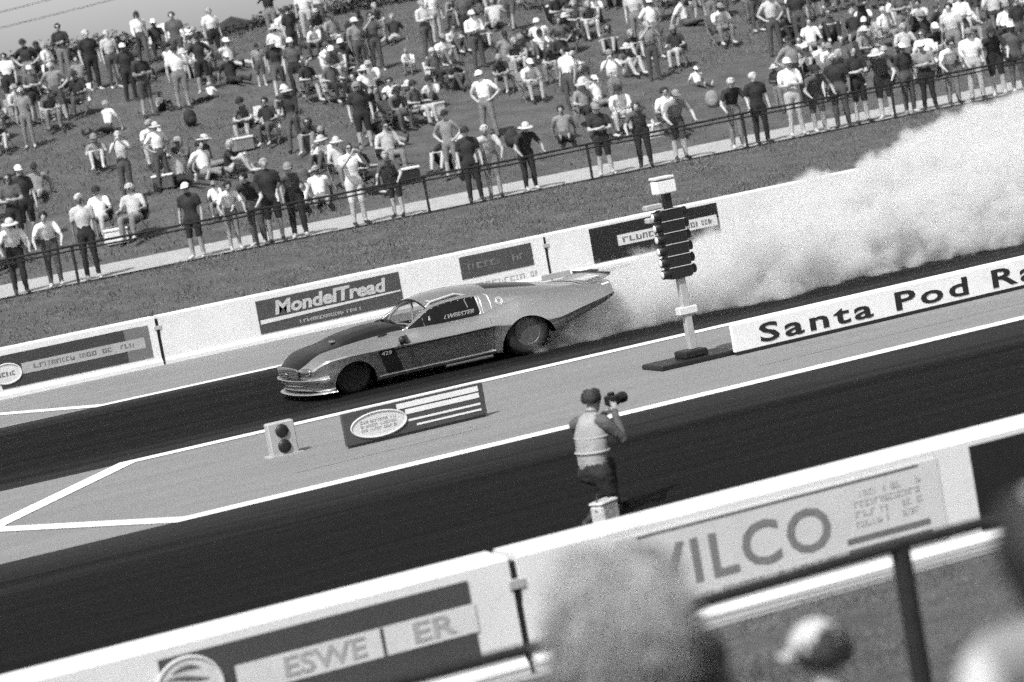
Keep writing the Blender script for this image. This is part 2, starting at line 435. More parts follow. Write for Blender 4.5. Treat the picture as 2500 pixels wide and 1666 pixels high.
# ------------------------------------------------------------------ things on the light strip between the lanes
t = empty('track_sign_board', (22.05, 31.66, 0)); tag(t, 'long low white board lettered Santa Pod Raceway between the lanes', 'sign')
MB().box((-6.05, 0, .045), (6.05, .07, .40), bev=.008).build('panel', M_white, t)
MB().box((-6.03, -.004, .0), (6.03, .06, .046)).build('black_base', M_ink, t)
for k in range(7): MB().box((-5.4+k*1.8-.03, .07, 0), (-5.4+k*1.8+.03, .30, .045)).tube([(-5.4+k*1.8, .28, .03), (-5.4+k*1.8, .075, .34)], .012).build('stay', M_rail, t)
text('letter', 'Santa Pod Raceway', .335, M_ink, t, (-5.68, -.004, .205), FACE, bold=.006, align='LEFT', width=2.0, space=1.2)
t = empty('advertising_board', (11.5, 31.5, 0)); tag(t, 'dark low board with oval emblem and white stripes between the lanes', 'sign')
MB().box((-.93, 0, .03), (.93, .06, .43), bev=.006).build('panel', M_dark, t)
MB().box((-.9, -.003, 0), (.9, .055, .031)).build('black_base', M_ink, t)
MB().box((-.92, .003, .431), (.92, .057, .446)).build('top_edge', M_white, t)
for k in (-.7, .7): MB().tube([(k, .26, .012), (k, .065, .34)], .012).build('stay', M_rail, t)
pts = [(-.48+.36*math.cos(q*math.pi/20), -.006, .22+.15*math.sin(q*math.pi/20)) for q in range(40)]
em = MB().add([(-.48, -.004, .22)]+[(p[0], -.004, p[2]) for p in pts], [(0, q+1, (q+1) % 40+1) for q in range(40)]).tube(pts, .012, 5, closed=True).build('oval_emblem', M_pale, t)
greek(em, -.72, -.24, .15, .30, -.005, M_greyprint, 3, rng)
for za, zb, xa in ((.335, .40, -.22), (.255, .315, -.12), (.165, .19, -.10), (.095, .118, .0)):
    MB().box((xa, -.004, za), (.86, .001, zb)).build('white_stripe', M_white, t)
t = empty('track_marker', (10.02, 32.25, 0)); tag(t, 'little pale marker box with two black discs on the median', 'marker')
MB().box((-.17, -.06, .0), (.17, .10, .42), bev=.012).build('casing', M_greyprint, t)
for z_ in (.12, .31): MB().lathe([(.02, -.085), (.075, -.085), (.085, -.06), (.085, -.055)], 18, 'Y', (0, 0, z_)).build('black_disc', M_black, t)
MB().box((-.22, -.1, 0), (.22, .16, .02)).build('base_plate', M_greyprint, t)

# Christmas-tree start lights between the lanes
t = empty('start_light_tree', (15.62, 32.1, 0)); tag(t, 'tall black drag strip start light tree with white top box', 'start light')
MB().box((-.62, -.3, 0), (.5, .3, .07), bev=.015).build('base_plate', M_black, t)
MB().box((-.2, -.16, .07), (.14, .16, .16), bev=.015).build('base_block', M_black, t)
MB().box((-.05, -.05, .16), (.05, .05, 1.12), bev=.008).build('pole', M_greyprint, t)
MB().box((-.12, -.07, .62), (.14, .07, .72), bev=.01).build('sensor_box', M_pale, t)
MB().box((-.17, -.095, 1.1), (.16, .095, 2.0), bev=.02).build('housing', M_ink, t)
MB().box((-.05, -.05, 2.0), (.05, .05, 2.22), bev=.008).build('neck', M_ink, t)
tb = MB().box((-.15, -.10, 2.2), (.12, .10, 2.37), bev=.012).build('top_box', M_white, t)
MB().box((-.16, -.11, 2.385), (.11, .11, 2.42), bev=.008).box((-.03, -.03, 2.37), (.03, .03, 2.386)).build('lid', M_pale, tb)
for k in range(6):
    z_ = 1.18+k*.15
    for s in (-1, 1):
        h = MB().lathe([(.045, 0), (.058, .03), (.062, .13), (.055, .135)], 14, 'X', (-.12, s*.045, z_)).build('lamp', M_black, t)
        for v in h.data.vertices: v.co.x = -.13-(v.co.x+.12) if s < 0 else .12+(v.co.x+.12)
        MB().ball((-.26 if s < 0 else .25, s*.045, z_), (.02, .05, .05), 12, 6).build('lens', M_pale, h)
    MB().box((-.168, -.101, z_+.066), (.158, -.094, z_+.074)).build('divider', M_pale, t)
for k, z_ in enumerate((2.02, 1.86)): MB().box((-.34, -.06, z_), (-.1, .06, z_+.07), bev=.012).build('stage_lamp', M_greyprint, t)

# ------------------------------------------------------------------ fences
def fence(name, label, Y, ztop, x0, x1, step, r, double, off=0.0):
    t = empty(name, ((x0+x1)/2, Y, 0)); ox = t.location.x; tag(t, label, 'fence')
    x = x0+off
    zb = gz(Y)
    while x <= x1:
        MB().tube([(x-ox, 0, zb-.15), (x-ox, 0, ztop+.02)], r*(1.25 if double else 1.7), 8).build('post', M_rail, t); x += step
    n = 60
    def sag(x): return -.02*math.sin((x-x0)/step*math.pi)**2
    for dz in ((0, -.095) if double else (0,)):
        MB().tube([(x0-ox+(x1-x0)*i/n, -.02, ztop+dz+sag(x0+(x1-x0)*i/n)) for i in range(n+1)], r if dz == 0 else r*.75, 8).build('rail', M_rail, t)
    return t, ox
ft, fox = fence('spectator_fence', 'dark double-rail fence along the far spectator bank', 57.0, 1.90, -2, 58, 4.0, .026, True)
MB().box((-2-fox, -.02, 1.09), (58-fox, .02, 1.125)).build('bottom_rail', M_rail, ft)
nt_, nox = fence('spectator_fence', 'black rail fence on the near side in front of the heads', 11.5, 1.765, -3, 20, 3.2, .030, False, off=3.1)
for z_ in (1.66, 1.635): MB().tube([(-3-nox+i*.5, .01, z_+.008*math.sin(i*.9)) for i in range(47)], .005, 5).build('wire', M_rail, nt_)

# ------------------------------------------------------------------ overhead cables in the sky
pl = [at_y(-900, 270, 130), at_y(1100, -235, 130)]
for k, dz in ((0, 0.0), (1, .75)):
    a, b = pl[0]+Vector((0, k*4, dz)), pl[1]+Vector((0, k*4, dz*1.2))
    o = MB().tube([a.lerp(b, i/24)+Vector((0, 0, -.5*math.sin(math.pi*i/24))) for i in range(25)], .018, 5).build('overhead_cable', M_rail)
    tag(o, ['lower of two thin cables crossing the sky', 'upper of two thin cables crossing the sky'][k], 'cable', 'overhead cables in the sky')

# ------------------------------------------------------------------ tyre smoke (a real volume that trails the rear tyres)
def smoke():
    lo, hi = Vector((14.8, 36.0, .012)), Vector((36.0, 47.0, 2.9))
    o = MB().box(tuple(lo), tuple(hi)).build('tyre_smoke', None or bpy.data.materials.new('tyre_smoke'))
    tag(o, 'white tyre smoke billowing behind the race car along the far lane', 'smoke', kind='stuff')
    m = o.data.materials[0]; m.use_nodes = True; nt = m.node_tree; N = nt.nodes; L = nt.links; N.clear()
    out = N.new('ShaderNodeOutputMaterial'); pv = N.new('ShaderNodeVolumePrincipled')
    pv.inputs['Color'].default_value = (.89, .89, .89, 1); pv.inputs['Anisotropy'].default_value = .15
    L.new(pv.outputs[0], out.inputs['Volume'])
    def val(x):
        return x
    def mth(op, a, b=None, c=None, clamp=False):
        n = N.new('ShaderNodeMath'); n.operation = op; n.use_clamp = clamp
        for i, q in enumerate((a, b, c)):
            if q is None: continue
            if isinstance(q, (int, float)): n.inputs[i].default_value = q
            else: L.new(q, n.inputs[i])
        return n.outputs[0]
    tc = N.new('ShaderNodeTexCoord'); sp = N.new('ShaderNodeSeparateXYZ'); L.new(tc.outputs['Object'], sp.inputs[0])
    X, Y, Z = sp.outputs
    def nz(scale, det, rough=.55, sc=(1, 1, 1)):
        mp = N.new('ShaderNodeMapping'); mp.inputs['Scale'].default_value = sc; L.new(tc.outputs['Object'], mp.inputs[0])
        n = N.new('ShaderNodeTexNoise'); n.inputs['Scale'].default_value = scale; n.inputs['Detail'].default_value = det; n.inputs['Roughness'].default_value = rough
        L.new(mp.outputs[0], n.inputs['Vector']); return mth('SUBTRACT', n.outputs['Fac'], .5)
    big, mid, fin = nz(.42, 2), nz(1.25, 3), nz(3.6, 3)
    bill = mth('ADD', mth('MULTIPLY', big, 1.5), mth('ADD', mth('MULTIPLY', mid, 1.25), mth('MULTIPLY', fin, .8)))
    u = mth('SUBTRACT', X, 15.2)
    up_ = mth('MAXIMUM', u, 0.0)
    grow = mth('MINIMUM', mth('ADD', .30, mth('MULTIPLY', up_, .20)), 1.0)           # the billows grow with distance from the tyre
    b2 = mth('MULTIPLY', bill, grow)
    h = mth('ADD', .46, mth('MULTIPLY', up_, .115))
    dz = mth('SUBTRACT', mth('ADD', h, mth('MULTIPLY', b2, .72)), Z)                   # inside below the billowing top
    near = mth('ADD', mth('SUBTRACT', Y, mth('ADD', 36.42, mth('MULTIPLY', mth('MAXIMUM', mth('SUBTRACT', up_, 4.0), 0.0), .03))), mth('MULTIPLY', b2, 1.0))
    # the near face leans back with height
    near = mth('SUBTRACT', near, mth('MULTIPLY', Z, .35))
    farr = mth('SUBTRACT', mth('ADD', mth('ADD', 38.6, mth('MULTIPLY', up_, .36)), b2), Y)
    front = mth('ADD', u, mth('MULTIPLY', bill, .15))
    d = mth('MINIMUM', mth('MINIMUM', dz, near), mth('MINIMUM', farr, front))
    ramp = mth('MULTIPLY', d, 5.0, clamp=True)
    ramp = mth('MULTIPLY', ramp, ramp)
    wisp = mth('MAXIMUM', mth('ADD', .62, mth('ADD', mth('MULTIPLY', mid, 2.6), mth('MULTIPLY', fin, 1.6))), .05)
    dens = mth('MULTIPLY', mth('MULTIPLY', ramp, wisp), mth('MINIMUM', mth('ADD', 3.6, mth('MULTIPLY', up_, .35)), 6.0))
    L.new(dens, pv.inputs['Density'])
    try: m.cycles.volume_step_rate = 1.0
    except Exception: pass
    return o
smoke()

# ------------------------------------------------------------------ the race car (nose towards -X)
def curve(keys):
    kx = np.array([k[0] for k in keys], float); ky = np.array([k[1] for k in keys], float)
    d = np.diff(ky)/np.diff(kx); m = np.zeros(len(kx)); m[0], m[-1] = d[0], d[-1]
    for i in range(1, len(kx)-1):
        m[i] = 0 if d[i-1]*d[i] <= 0 else 2*d[i-1]*d[i]/(d[i-1]+d[i])
    def f(x):
        x = min(max(x, kx[0]), kx[-1]); i = min(max(int(np.searchsorted(kx, x))-1, 0), len(kx)-2)
        h = kx[i+1]-kx[i]; t = (x-kx[i])/h
        return float((2*t**3-3*t**2+1)*ky[i]+(t**3-2*t**2+t)*h*m[i]+(-2*t**3+3*t**2)*ky[i+1]+(t**3-t**2)*h*m[i+1])
    return f
NOSE, TAIL = -2.40, 2.56
c_zt = curve([(NOSE, .485), (-2.3, .545), (-2.1, .625), (-1.86, .68), (-1.62, .72), (-1.45, .79), (-1.2, .83), (-.95, .85), (-.70, .84), (-.64, .66), (-.4, .58), (.5, .58), (.8, .66), (1.2, .80), (1.7, .87), (2.0, .865), (2.4, .835), (TAIL, .825)])
c_zh = curve([(NOSE, .45), (-2.23, .55), (-1.98, .63), (-1.74, .665), (-1.25, .71), (-.77, .735), (0, .70), (.35, .70), (.6, .745), (.85, .80), (1.1, .835), (1.35, .84), (1.64, .82), (1.97, .79), (2.3, .785), (TAIL, .80)])
c_wh = curve([(NOSE, .40), (-2.23, .53), (-1.74, .585), (-1.25, .61), (-.77, .66), (-.5, .74), (.4, .745), (.8, .73), (1.3, .76), (1.9, .745), (TAIL, .68)])
c_zc = curve([(NOSE, .39), (-2.25, .475), (-2.0, .52), (-1.58, .55), (-1.2, .545), (0, .525), (.58, .53), (.75, .50), (1.1, .47), (1.5, .45), (2.0, .53), (2.4, .60), (TAIL, .63)])
c_wc = curve([(NOSE, .60), (-2.36, .70), (-2.28, .79), (-2.1, .865), (-1.85, .91), (-1.58, .935), (-1.2, .915), (-.8, .905), (0, .895), (.5, .90), (.8, .935), (1.1, .96), (1.5, .955), (2.0, .915), (2.4, .865), (TAIL, .82)])
c_zb = curve([(NOSE, .22), (-2.36, .15), (-2.25, .115), (-1.9, .11), (1.3, .12), (1.5, .25), (1.7, .32), (2.1, .43), (2.45, .53), (TAIL, .57)])
c_cove = curve([(-1.25, 0), (-1.1, .035), (.35, .05), (.58, .05), (.66, 0.0)])     # depth of the door cove
def sec(x):
    zt, zh, wh, zc, wc, zb = c_zt(x), c_zh(x), c_wh(x), c_zc(x), c_wc(x), c_zb(x)
    cv = c_cove(x) if -1.25 < x < .66 else 0.0
    zl = zb+(zc-zb)*.42
    inb = .028 + cv
    flare = .02 if -1.2 < x < .6 else 0.0
    k = c_tuck(x)
    return [(0, zb), (wc-.16-.10*k, zb), (wc-.05-.10*k, zb+.012), (wc-.035-.092*k, zb+(zc-zb)*.13), (wc-.022-.064*k, zl), (wc-.012-.03*k, zc-(zc-zb)*.24), (wc-.004, zc-.016), (wc, zc),
            (wc-.02, zc+.022), (wh+(wc-wh)*.52, zc+(zh-zc)*.66), (wh, zh), (wh*.82, zh+(zt-zh)*(.55 if x < -.7 or x > .8 else .2)), (wh*.42, zh+(zt-zh)*.92), (0, zt)]
c_tuck = curve([(NOSE, .2), (-1.95, .25), (-1.3, .8), (-1.1, 1.0), (.5, 1.0), (.68, .3), (1.1, .0), (TAIL, .0)])
SEGN = [2, 2, 2, 4, 4, 3, 1, 1, 4, 5, 3, 4, 5]
def dense(P):
    out = [P[0]]; n = len(P)
    for i in range(n-1):
        p0, p1, p2, p3 = P[max(i-1, 0)], P[i], P[i+1], P[min(i+2, n-1)]
        hard = i in (0, 1, 5, 6, 7)
        for k in range(1, SEGN[i]+1):
            t = k/SEGN[i]
            if hard: out.append((p1[0]+(p2[0]-p1[0])*t, p1[1]+(p2[1]-p1[1])*t)); continue
            q = []
            for a in (0, 1):
                m1 = .5*(p2[a]-p0[a])*.55; m2 = .5*(p3[a]-p1[a])*.55
                if i == 8 : m1 = (p2[a]-p1[a])*.6
                q.append((2*t**3-3*t**2+1)*p1[a]+(t**3-2*t**2+t)*m1+(-2*t**3+3*t**2)*p2[a]+(t**3-t**2)*m2)
            out.append(tuple(q))
    return out
I_HOOD = sum(SEGN[:10])                                                  # section index of the hood edge
def side_w(x, z):                                                        # half width of the flank at a height
    s = dense(sec(x)); best = None
    for i in range(sum(SEGN[:2]), I_HOOD):
        (w0, z0), (w1, z1) = s[i], s[i+1]
        if min(z0, z1)-1e-6 <= z <= max(z0, z1)+1e-6 and abs(z1-z0) > 1e-6:
            best = w0+(w1-w0)*(z-z0)/(z1-z0)
    return best if best is not None else s[I_HOOD][0]

car = empty('race_car', (14.2, 37.5, 0)); tag(car, 'silver fastback drag race car with black hood and side stripe', 'race car')
def build_body():
    st = sorted(set([NOSE, -2.39, -2.37, -2.34, -2.3, -2.26] + list(np.round(np.linspace(-2.22, TAIL-.03, 118), 4)) + [TAIL-.012, TAIL, -.70]))
    rows = []
    for x in st:
        s = dense(sec(x)); rows.append(s + [(-w, z) for w, z in reversed(s[1:-1])])
    m = len(rows[0]); mb = MB(); vs = []
    for x, r in zip(st, rows):
        for w, z in r:
            # front plan curvature: the flanks of the nose sweep back
            vs.append((x + (.10*(abs(w)/.8)**3 if x < -2.0 else 0)*max(0, min(1, (-2.0-x)/.35)), -w, z))
    half = sum(SEGN)
    mb.v = vs
    for i in range(len(st)-1):
        xm = (st[i]+st[i+1])/2
        for k in range(m):
            kk = k if k < half else (2*half-1-k)
            mi = 0
            if kk >= I_HOOD and -2.385 < xm < -.70: mi = 1
            if kk >= I_HOOD and -.70 <= xm < .92: mi = 2
            mb.f.append((i*m+k, i*m+(k+1) % m, (i+1)*m+(k+1) % m, (i+1)*m+k)); mb.smooth.append(True); mb.mi.append(mi)
    mb.add([vs[k] for k in range(m)], [tuple(reversed(range(m)))], False, 0)
    mb.add([vs[(len(st)-1)*m+k] for k in range(m)], [tuple(range(m))], False, 0)
    me = mb.mesh('body', [M_paint, M_hood, M_inner, M_well])
    bmx = bmesh.new(); bmx.from_mesh(me); bmesh.ops.remove_doubles(bmx, verts=bmx.verts, dist=1e-5); bmesh.ops.recalc_face_normals(bmx, faces=bmx.faces); bmx.to_mesh(me); bmx.free()
    o = bpy.data.objects.new('body', me); col.objects.link(o)
    cut = MB()
    for cx, cz, r in ((-1.58, .14, .325), (1.10, .14, .43)):
        for s in (-1, 1): cut.lathe([(r, s*.44 if s > 0 else -1.3), (r, 1.3 if s > 0 else -.44)], 56, 'Y', (cx, 0, cz), mi=3)
    cm = cut.mesh('cutter', [M_paint, M_hood, M_inner, M_well])
    bmx = bmesh.new(); bmx.from_mesh(cm); bmesh.ops.remove_doubles(bmx, verts=bmx.verts, dist=1e-5); bmesh.ops.recalc_face_normals(bmx, faces=bmx.faces); bmx.to_mesh(cm); bmx.free()
    c = bpy.data.objects.new('cutter', cm); col.objects.link(c)
    md = o.modifiers.new('cut', 'BOOLEAN'); md.operation = 'DIFFERENCE'; md.object = c; md.solver = 'EXACT'
    dg = bpy.context.evaluated_depsgraph_get()
    res = bpy.data.meshes.new_from_object(o.evaluated_get(dg))
    bpy.data.objects.remove(c); bpy.data.objects.remove(o)
    for mi, name in ((0, 'body'), (1, 'hood'), (2, 'cockpit_floor'), (3, 'wheel_well')):
        b = bmesh.new(); b.from_mesh(res)
        bmesh.ops.delete(b, geom=[f for f in b.faces if f.material_index != mi], context='FACES')
        for e in b.edges:
            if len(e.link_faces) == 2 and e.calc_face_angle(0) > math.radians(24): e.smooth = False
        for f in b.faces: f.smooth = True; f.material_index = 0
        q = bpy.data.meshes.new(name); b.to_mesh(q); b.free()
        q.materials.clear(); q.materials.append([M_paint, M_hood, M_inner, M_well][mi])
        ql = [q]
        if name == 'wheel_well':
            ql = [submesh(q, [g], name) for g in islands(q)]
            for z in ql: z.polygons.foreach_set('use_smooth', [True]*len(z.polygons))
        for q in ql:
            p = bpy.data.objects.new(name, q); col.objects.link(p); p.parent = car
            if name == 'hood': tag(p, 'glossy black hood with raised bulge')
    return
build_body()

# greenhouse: roof skin, windscreen, side windows, rear window
g_zc = curve([(-.72, .845), (-.6, .905), (-.45, .985), (-.30, 1.062), (-.2, 1.10), (0, 1.128), (.25, 1.137), (.55, 1.12), (.86, 1.085), (1.24, 1.025), (1.6, .955), (2.0, .868), (2.05, .86)])
g_zr = curve([(-.72, .712), (-.6, .765), (-.45, .845), (-.30, .925), (-.2, .962), (0, .99), (.25, 1.0), (.5, .99), (.8, .958), (1.2, .91), (1.6, .868), (2.0, .842), (2.05, .84)])
g_wr = curve([(-.72, .70), (-.5, .665), (-.28, .625), (0, .605), (.4, .605), (.8, .61), (1.3, .63), (2.05, .66)])
g_zb = lambda x: c_zh(x)-.012
g_wb = lambda x: c_wh(x)+.004
def gpt(x, s, t):                                                        # s: belt to roof rail, t: roof rail to centre line
    wb, zb, wr, zr, zc = g_wb(x), g_zb(x), g_wr(x), g_zr(x), g_zc(x)
    if zr < zb+.002: zr = zb+.002
    if t <= 0:
        return (wb+(wr-wb)*s + .018*math.sin(math.pi*s), zb+(zr-zb)*s)
    return (wr*(1-t), zr+(zc-zr)*(1-(1-t)**2.1))
def greenhouse():
    xs = sorted(set(list(np.round(np.linspace(-.72, 2.05, 76), 4)) + [-.285, .47, .72, 1.52]))
    ss = [0, .06, .2, .4, .6, .8, .94, 1]; ts = [.045, .1, .18, .28, .4, .52, .64, .76, .88, 1]
    par = [(s, 0) for s in ss] + [(1, t) for t in ts]
    par2 = [(a, b, 1) for a, b in par] + [(a, b, -1) for a, b in reversed(par[:-1])]
    m = len(par2)
    grids = {k: MB() for k in ('roof', 'windscreen', 'side_window', 'rear_window')}
    vs = []
    for x in xs:
        for s, t, sg in par2:
            w, z = gpt(x, s, t); vs.append((x, -w*sg, z))
    fs = {k: [] for k in grids}
    for i in range(len(xs)-1):
        xm = (xs[i]+xs[i+1])/2
        for k in range(m-1):
            a, b = par2[k], par2[k+1]; s, t = (a[0]+b[0])/2, (a[1]+b[1])/2
            key = 'roof'
            if t > .02 and xm < -.285 and t > .07: key = 'windscreen'
            elif t == 0 and -.66 < xm < .47 and .06 < s < .94: key = 'side_window'
            elif .72 < xm < 1.52 and t > .28: key = 'rear_window'
            if key == 'side_window' and sg_of(par2, k) < 0: key = 'side_window_far'
            fs.setdefault(key, []).append((i*m+k, (i+1)*m+k, (i+1)*m+k+1, i*m+k+1))
    for key, ff in fs.items():
        if not ff: continue
        used = sorted(set(i for f in ff for i in f)); mp = {j: n for n, j in enumerate(used)}
        mb = MB().add([vs[j] for j in used], [tuple(mp[i] for i in f) for f in ff], True)
        nm = {'side_window_far': 'side_window'}.get(key, key)
        mt = {'roof': M_paint, 'windscreen': M_glass, 'side_window': M_darkglass, 'side_window_far': M_glass, 'rear_window': M_darkglass}[key]
        o = mb.build(nm, mt, car)
        if key == 'roof':
            b = bmesh.new(); b.from_mesh(o.data)
            for e in b.edges:
                if len(e.link_faces) == 2 and e.calc_face_angle(0) > math.radians(28): e.smooth = False
            b.to_mesh(o.data); b.free()
            md = o.modifiers.new('skin', 'SOLIDIFY'); md.thickness = .012; md.offset = 1 if False else -1
        if key == 'side_window':
            global NEARWIN; NEARWIN = o
def sg_of(par2, k): return -1 if (par2[k][2] < 0 or par2[k+1][2] < 0) else 1
greenhouse()
def gp(x, s, t, off=.004, sg=1):
    w, z = gpt(x, s, t); return (x, -(w+off)*sg, z+off*.3)
for sg in (1, -1):
    pts = [gp(-.66+(1.13)*i/24, .955, 0, .004, sg) for i in range(25)] + [gp(.478, .9-.85*i/6, 0, .004, sg) for i in range(7)] + [gp(.47-(1.12)*i/24, .05, 0, .004, sg) for i in range(25)]
    MB().tube(pts, .0065, 6, closed=True).build('window_trim', M_chrome, car)
    pts = [gp(-.71+.43*i/10, 1, .03, .006, sg) for i in range(11)]
    MB().tube(pts, .014, 6).build('pillar_trim', M_chrome, car)
MB().tube([gp(-.285, 1, .04+i*.04, .004) for i in range(25)] + [gp(-.285, 1, 1-i*.04, .004, -1) for i in range(1, 25)], .014, 5).build('windscreen_seal', M_ink, car)
MB().tube([(-.71, -g_wr(-.71)*(1-t), gpt(-.71, 1, t)[1]+.012) for t in np.linspace(.03, 1, 14)] + [(-.71, g_wr(-.71)*(1-t), gpt(-.71, 1, t)[1]+.012) for t in np.linspace(1, .03, 14)], .012, 5).build('cowl_seal', M_ink, car)
for i in range(7):                                                        # bright fasteners along the windscreen edges
    x = -.68+i*.062
    for sg in (1, -1):
        p = gp(x, 1, .11, .006, sg); MB().ball(p, .011, 8, 5).build('fastener', M_chrome, car)
for i in range(9):
    p = gp(-.42+i*.105, .90, 0, .005); MB().ball(p, .008, 8, 5).build('fastener', M_chrome, car)
# rear quarter panel line beside the side window
MB().tube([gp(.52, .02, 0, .005), gp(.525, .5, 0, .005), gp(.53, .93, 0, .005), gp(.60, 1, .05, .006), gp(.66, .9, 0, .006), gp(.665, .5, 0, .006), gp(.66, .04, 0, .006)], .009, 6).build('quarter_window_trim', mat('polished_trim', .7, .25, .9), car)
# lettering on the near window
a, b_ = Vector(gp(-.12, .32, 0, .012)), Vector(gp(.38, .30, 0, .012))
tilt = math.atan2(-(Vector(gp(.1, .5, 0)).y-Vector(gp(.1, .1, 0)).y), Vector(gp(.1, .5, 0)).z-Vector(gp(.1, .1, 0)).z)
text('window_letter', 'J.WEBSTER', .10, M_white, car, (.145, gp(.145, .30, 0, .014)[1], gp(.145, .29, 0)[2]), (math.radians(90)+tilt*-1, 0, 0), bold=.002, shear=.3, depth=.001)
MB().ball(gp(-.30, .42, 0, .004), (.02, .012, .022), 8, 6).ball(gp(-.295, .56, 0, .004), (.014, .012, .014), 8, 6).build('driver_glove', M_greyprint, car)
MB().tube([gp(.30, .88, 0, .004), gp(.315, .5, 0, .004)], .009, 6).tube([gp(-.40, .1, 0, .003), gp(-.395, .78, 0, .003)], .005, 6).build('cage_tube', M_midprint, car)
# roll cage, dash, seat and helmet inside
cage = MB()
for sg in (1, -1):
    cage.tube([(-.55, -.55*sg, .60), (-.40, -.56*sg, .86), (-.18, -.54*sg, 1.02), (.2, -.53*sg, 1.06), (.42, -.53*sg, 1.0), (.5, -.55*sg, .6)], .021, 8)
cage.tube([(-.18, -.54, 1.03), (-.18, .54, 1.03)], .02, 8).tube([(.42, -.53, 1.0), (.42, .53, 1.0)], .02, 8).tube([(-.50, -.54, .70), (-.18, .2, 1.02)], .016, 8).tube([(-.46, -.55, .75), (-.46, .55, .75)], .016, 8)
cage.build('roll_cage', M_greyprint, car)
MB().box((-.66, -.62, .60), (-.48, .62, .755), bev=.03).build('dashboard', M_inner, car)
MB().box((.05, -.48, .58), (.42, -.05, .64), bev=.02).box((.36, -.48, .6), (.46, -.05, .95), bev=.03).build('seat', M_inner, car)
MB().ball((.22, -.26, .90), (.13, .12, .13), 16, 10).build('helmet', M_ink, car)

# wheels
for (cx, r, w, yy, rr) in ((-1.58, .295, .16, .74, .19), (1.10, .345, .34, .87, .19)):
    for sg in (1, -1):
        wh = MB().lathe([(rr, -w/2+.03), (rr+.02, -w/2), (r-.05, -w/2), (r-.012, -w/2+.03), (r, -w/2+.07), (r, w/2-.07), (r-.012, w/2-.03), (r-.05, w/2), (rr, w/2)], 48, 'Y', caps=False).build('wheel', M_tyre, car)
        wh.location = (cx, -(yy-w/2)*sg, r)
        q = MB()
        q.lathe([(.02, -w/2+.05), (.05, -w/2+.045), (.07, -w/2+.09), (rr-.03, -w/2+.11), (rr-.005, -w/2+.03), (rr+.012, -w/2+.012), (rr+.012, -w/2+.03)], 40, 'Y', caps=True)
        for k in range(10):
            a_ = 2*math.pi*k/10; q.ball(((rr-.055)*math.cos(a_), -w/2+.098, (rr-.055)*math.sin(a_)), .010, 6, 4)
        rim = q.build('rim', mat('dull_rim', .10, .45, .3) if cx > 0 else M_tyre, wh)
        if sg < 0: rim.rotation_euler = (0, 0, math.pi)
MB().tube([(1.10, -.6, .345), (1.10, .6, .345)], .05, 10).tube([(-1.58, -.7, .295), (-1.58, .7, .295)], .03, 8).build('axle', M_well, car)
# nose: grille, headlights, bumper, splitter
MB().box((-2.415, -.44, .335), (-2.395, .44, .435), bev=.005).build('grille', M_ink, car)
for k in range(4): MB().box((-2.424, -.43, .35+k*.023), (-2.414, .43, .356+k*.023)).build('grille_bar', M_midprint, car)
MB().ball((-2.425, 0, .392), (.012, .05, .028), 12, 6).build('grille_emblem', M_chrome, car)
def nose_x(w, z=.3): return NOSE+.012+(.10*(abs(w)/.8)**3) + (max(0, abs(w)-.60)*.45)
for sg in (1, -1):
    hl = MB().ball((-2.30, -.56*sg, .425), (.085, .14, .052), 18, 10).build('headlight', mat('headlight_cover', .11, .15, 0, coat=.6), car)
    MB().tube([(-2.345+.03*math.cos(q_*.3927)*0+.10*abs(math.sin(q_*.3927))*0, -.56*sg+.135*math.cos(q_*.3927), .425+.05*math.sin(q_*.3927)) for q_ in range(16)], .008, 5, closed=True).build('headlight_bezel', M_chrome, hl)
bp = [(-2.02, -.91)] + [(-2.16, -.885), (-2.27, -.83), (-2.36, -.72), (-2.41, -.56), (-2.435, -.3), (-2.44, 0)]
bp = bp + [(x, -y) for x, y in reversed(bp[:-1])]
def ribbon(path, prof):                                                   # sweep a closed (outward, z) profile along a plan path
    vs = []; n = len(prof)
    for i, (x, y) in enumerate(path):
        a0, a1 = Vector(path[max(i-1, 0)]), Vector(path[min(i+1, len(path)-1)]); d = (a1-a0).normalized(); nrm = Vector((-d.y, d.x))
        if nrm.dot(Vector((x+1.0, y))) < 0: nrm = -nrm
        for o_, z in prof: vs.append((x+nrm.x*o_, y+nrm.y*o_, z))
    fs = [(i*n+k, i*n+(k+1) % n, (i+1)*n+(k+1) % n, (i+1)*n+k) for i in range(len(path)-1) for k in range(n)]
    return MB().add(vs, fs+[tuple(range(n)), tuple(reversed(range((len(path)-1)*n, len(path)*n)))], True)
def smooth_path(p, k=6):
    out = []
    for i in range(len(p)-1):
        p0, p1, p2, p3 = (Vector(p[max(i-1, 0)]), Vector(p[i]), Vector(p[i+1]), Vector(p[min(i+2, len(p)-1)]))
        for j in range(k):
            t_ = j/k; out.append(tuple(.5*((2*p1)+(p2-p0)*t_+(2*p0-5*p1+4*p2-p3)*t_*t_+(3*p1-p0-3*p2+p3)*t_**3)))
    return out+[tuple(p[-1])]
sp_ = smooth_path(bp)
lp_ = smooth_path([(-1.905, -.945)]+bp+[(-1.905, .945)])
ribbon(sp_, [(-.03, .283), (.0, .286), (.014, .295), (.017, .305), (.012, .316), (-.03, .320)]).build('bumper', M_chrome, car)
ribbon([(x+.0, y*.985) for x, y in lp_], [(-.10, .098), (-.002, .098), (.004, .104), (-.01, .116), (-.10, .13)]).build('front_splitter', M_paint, car)
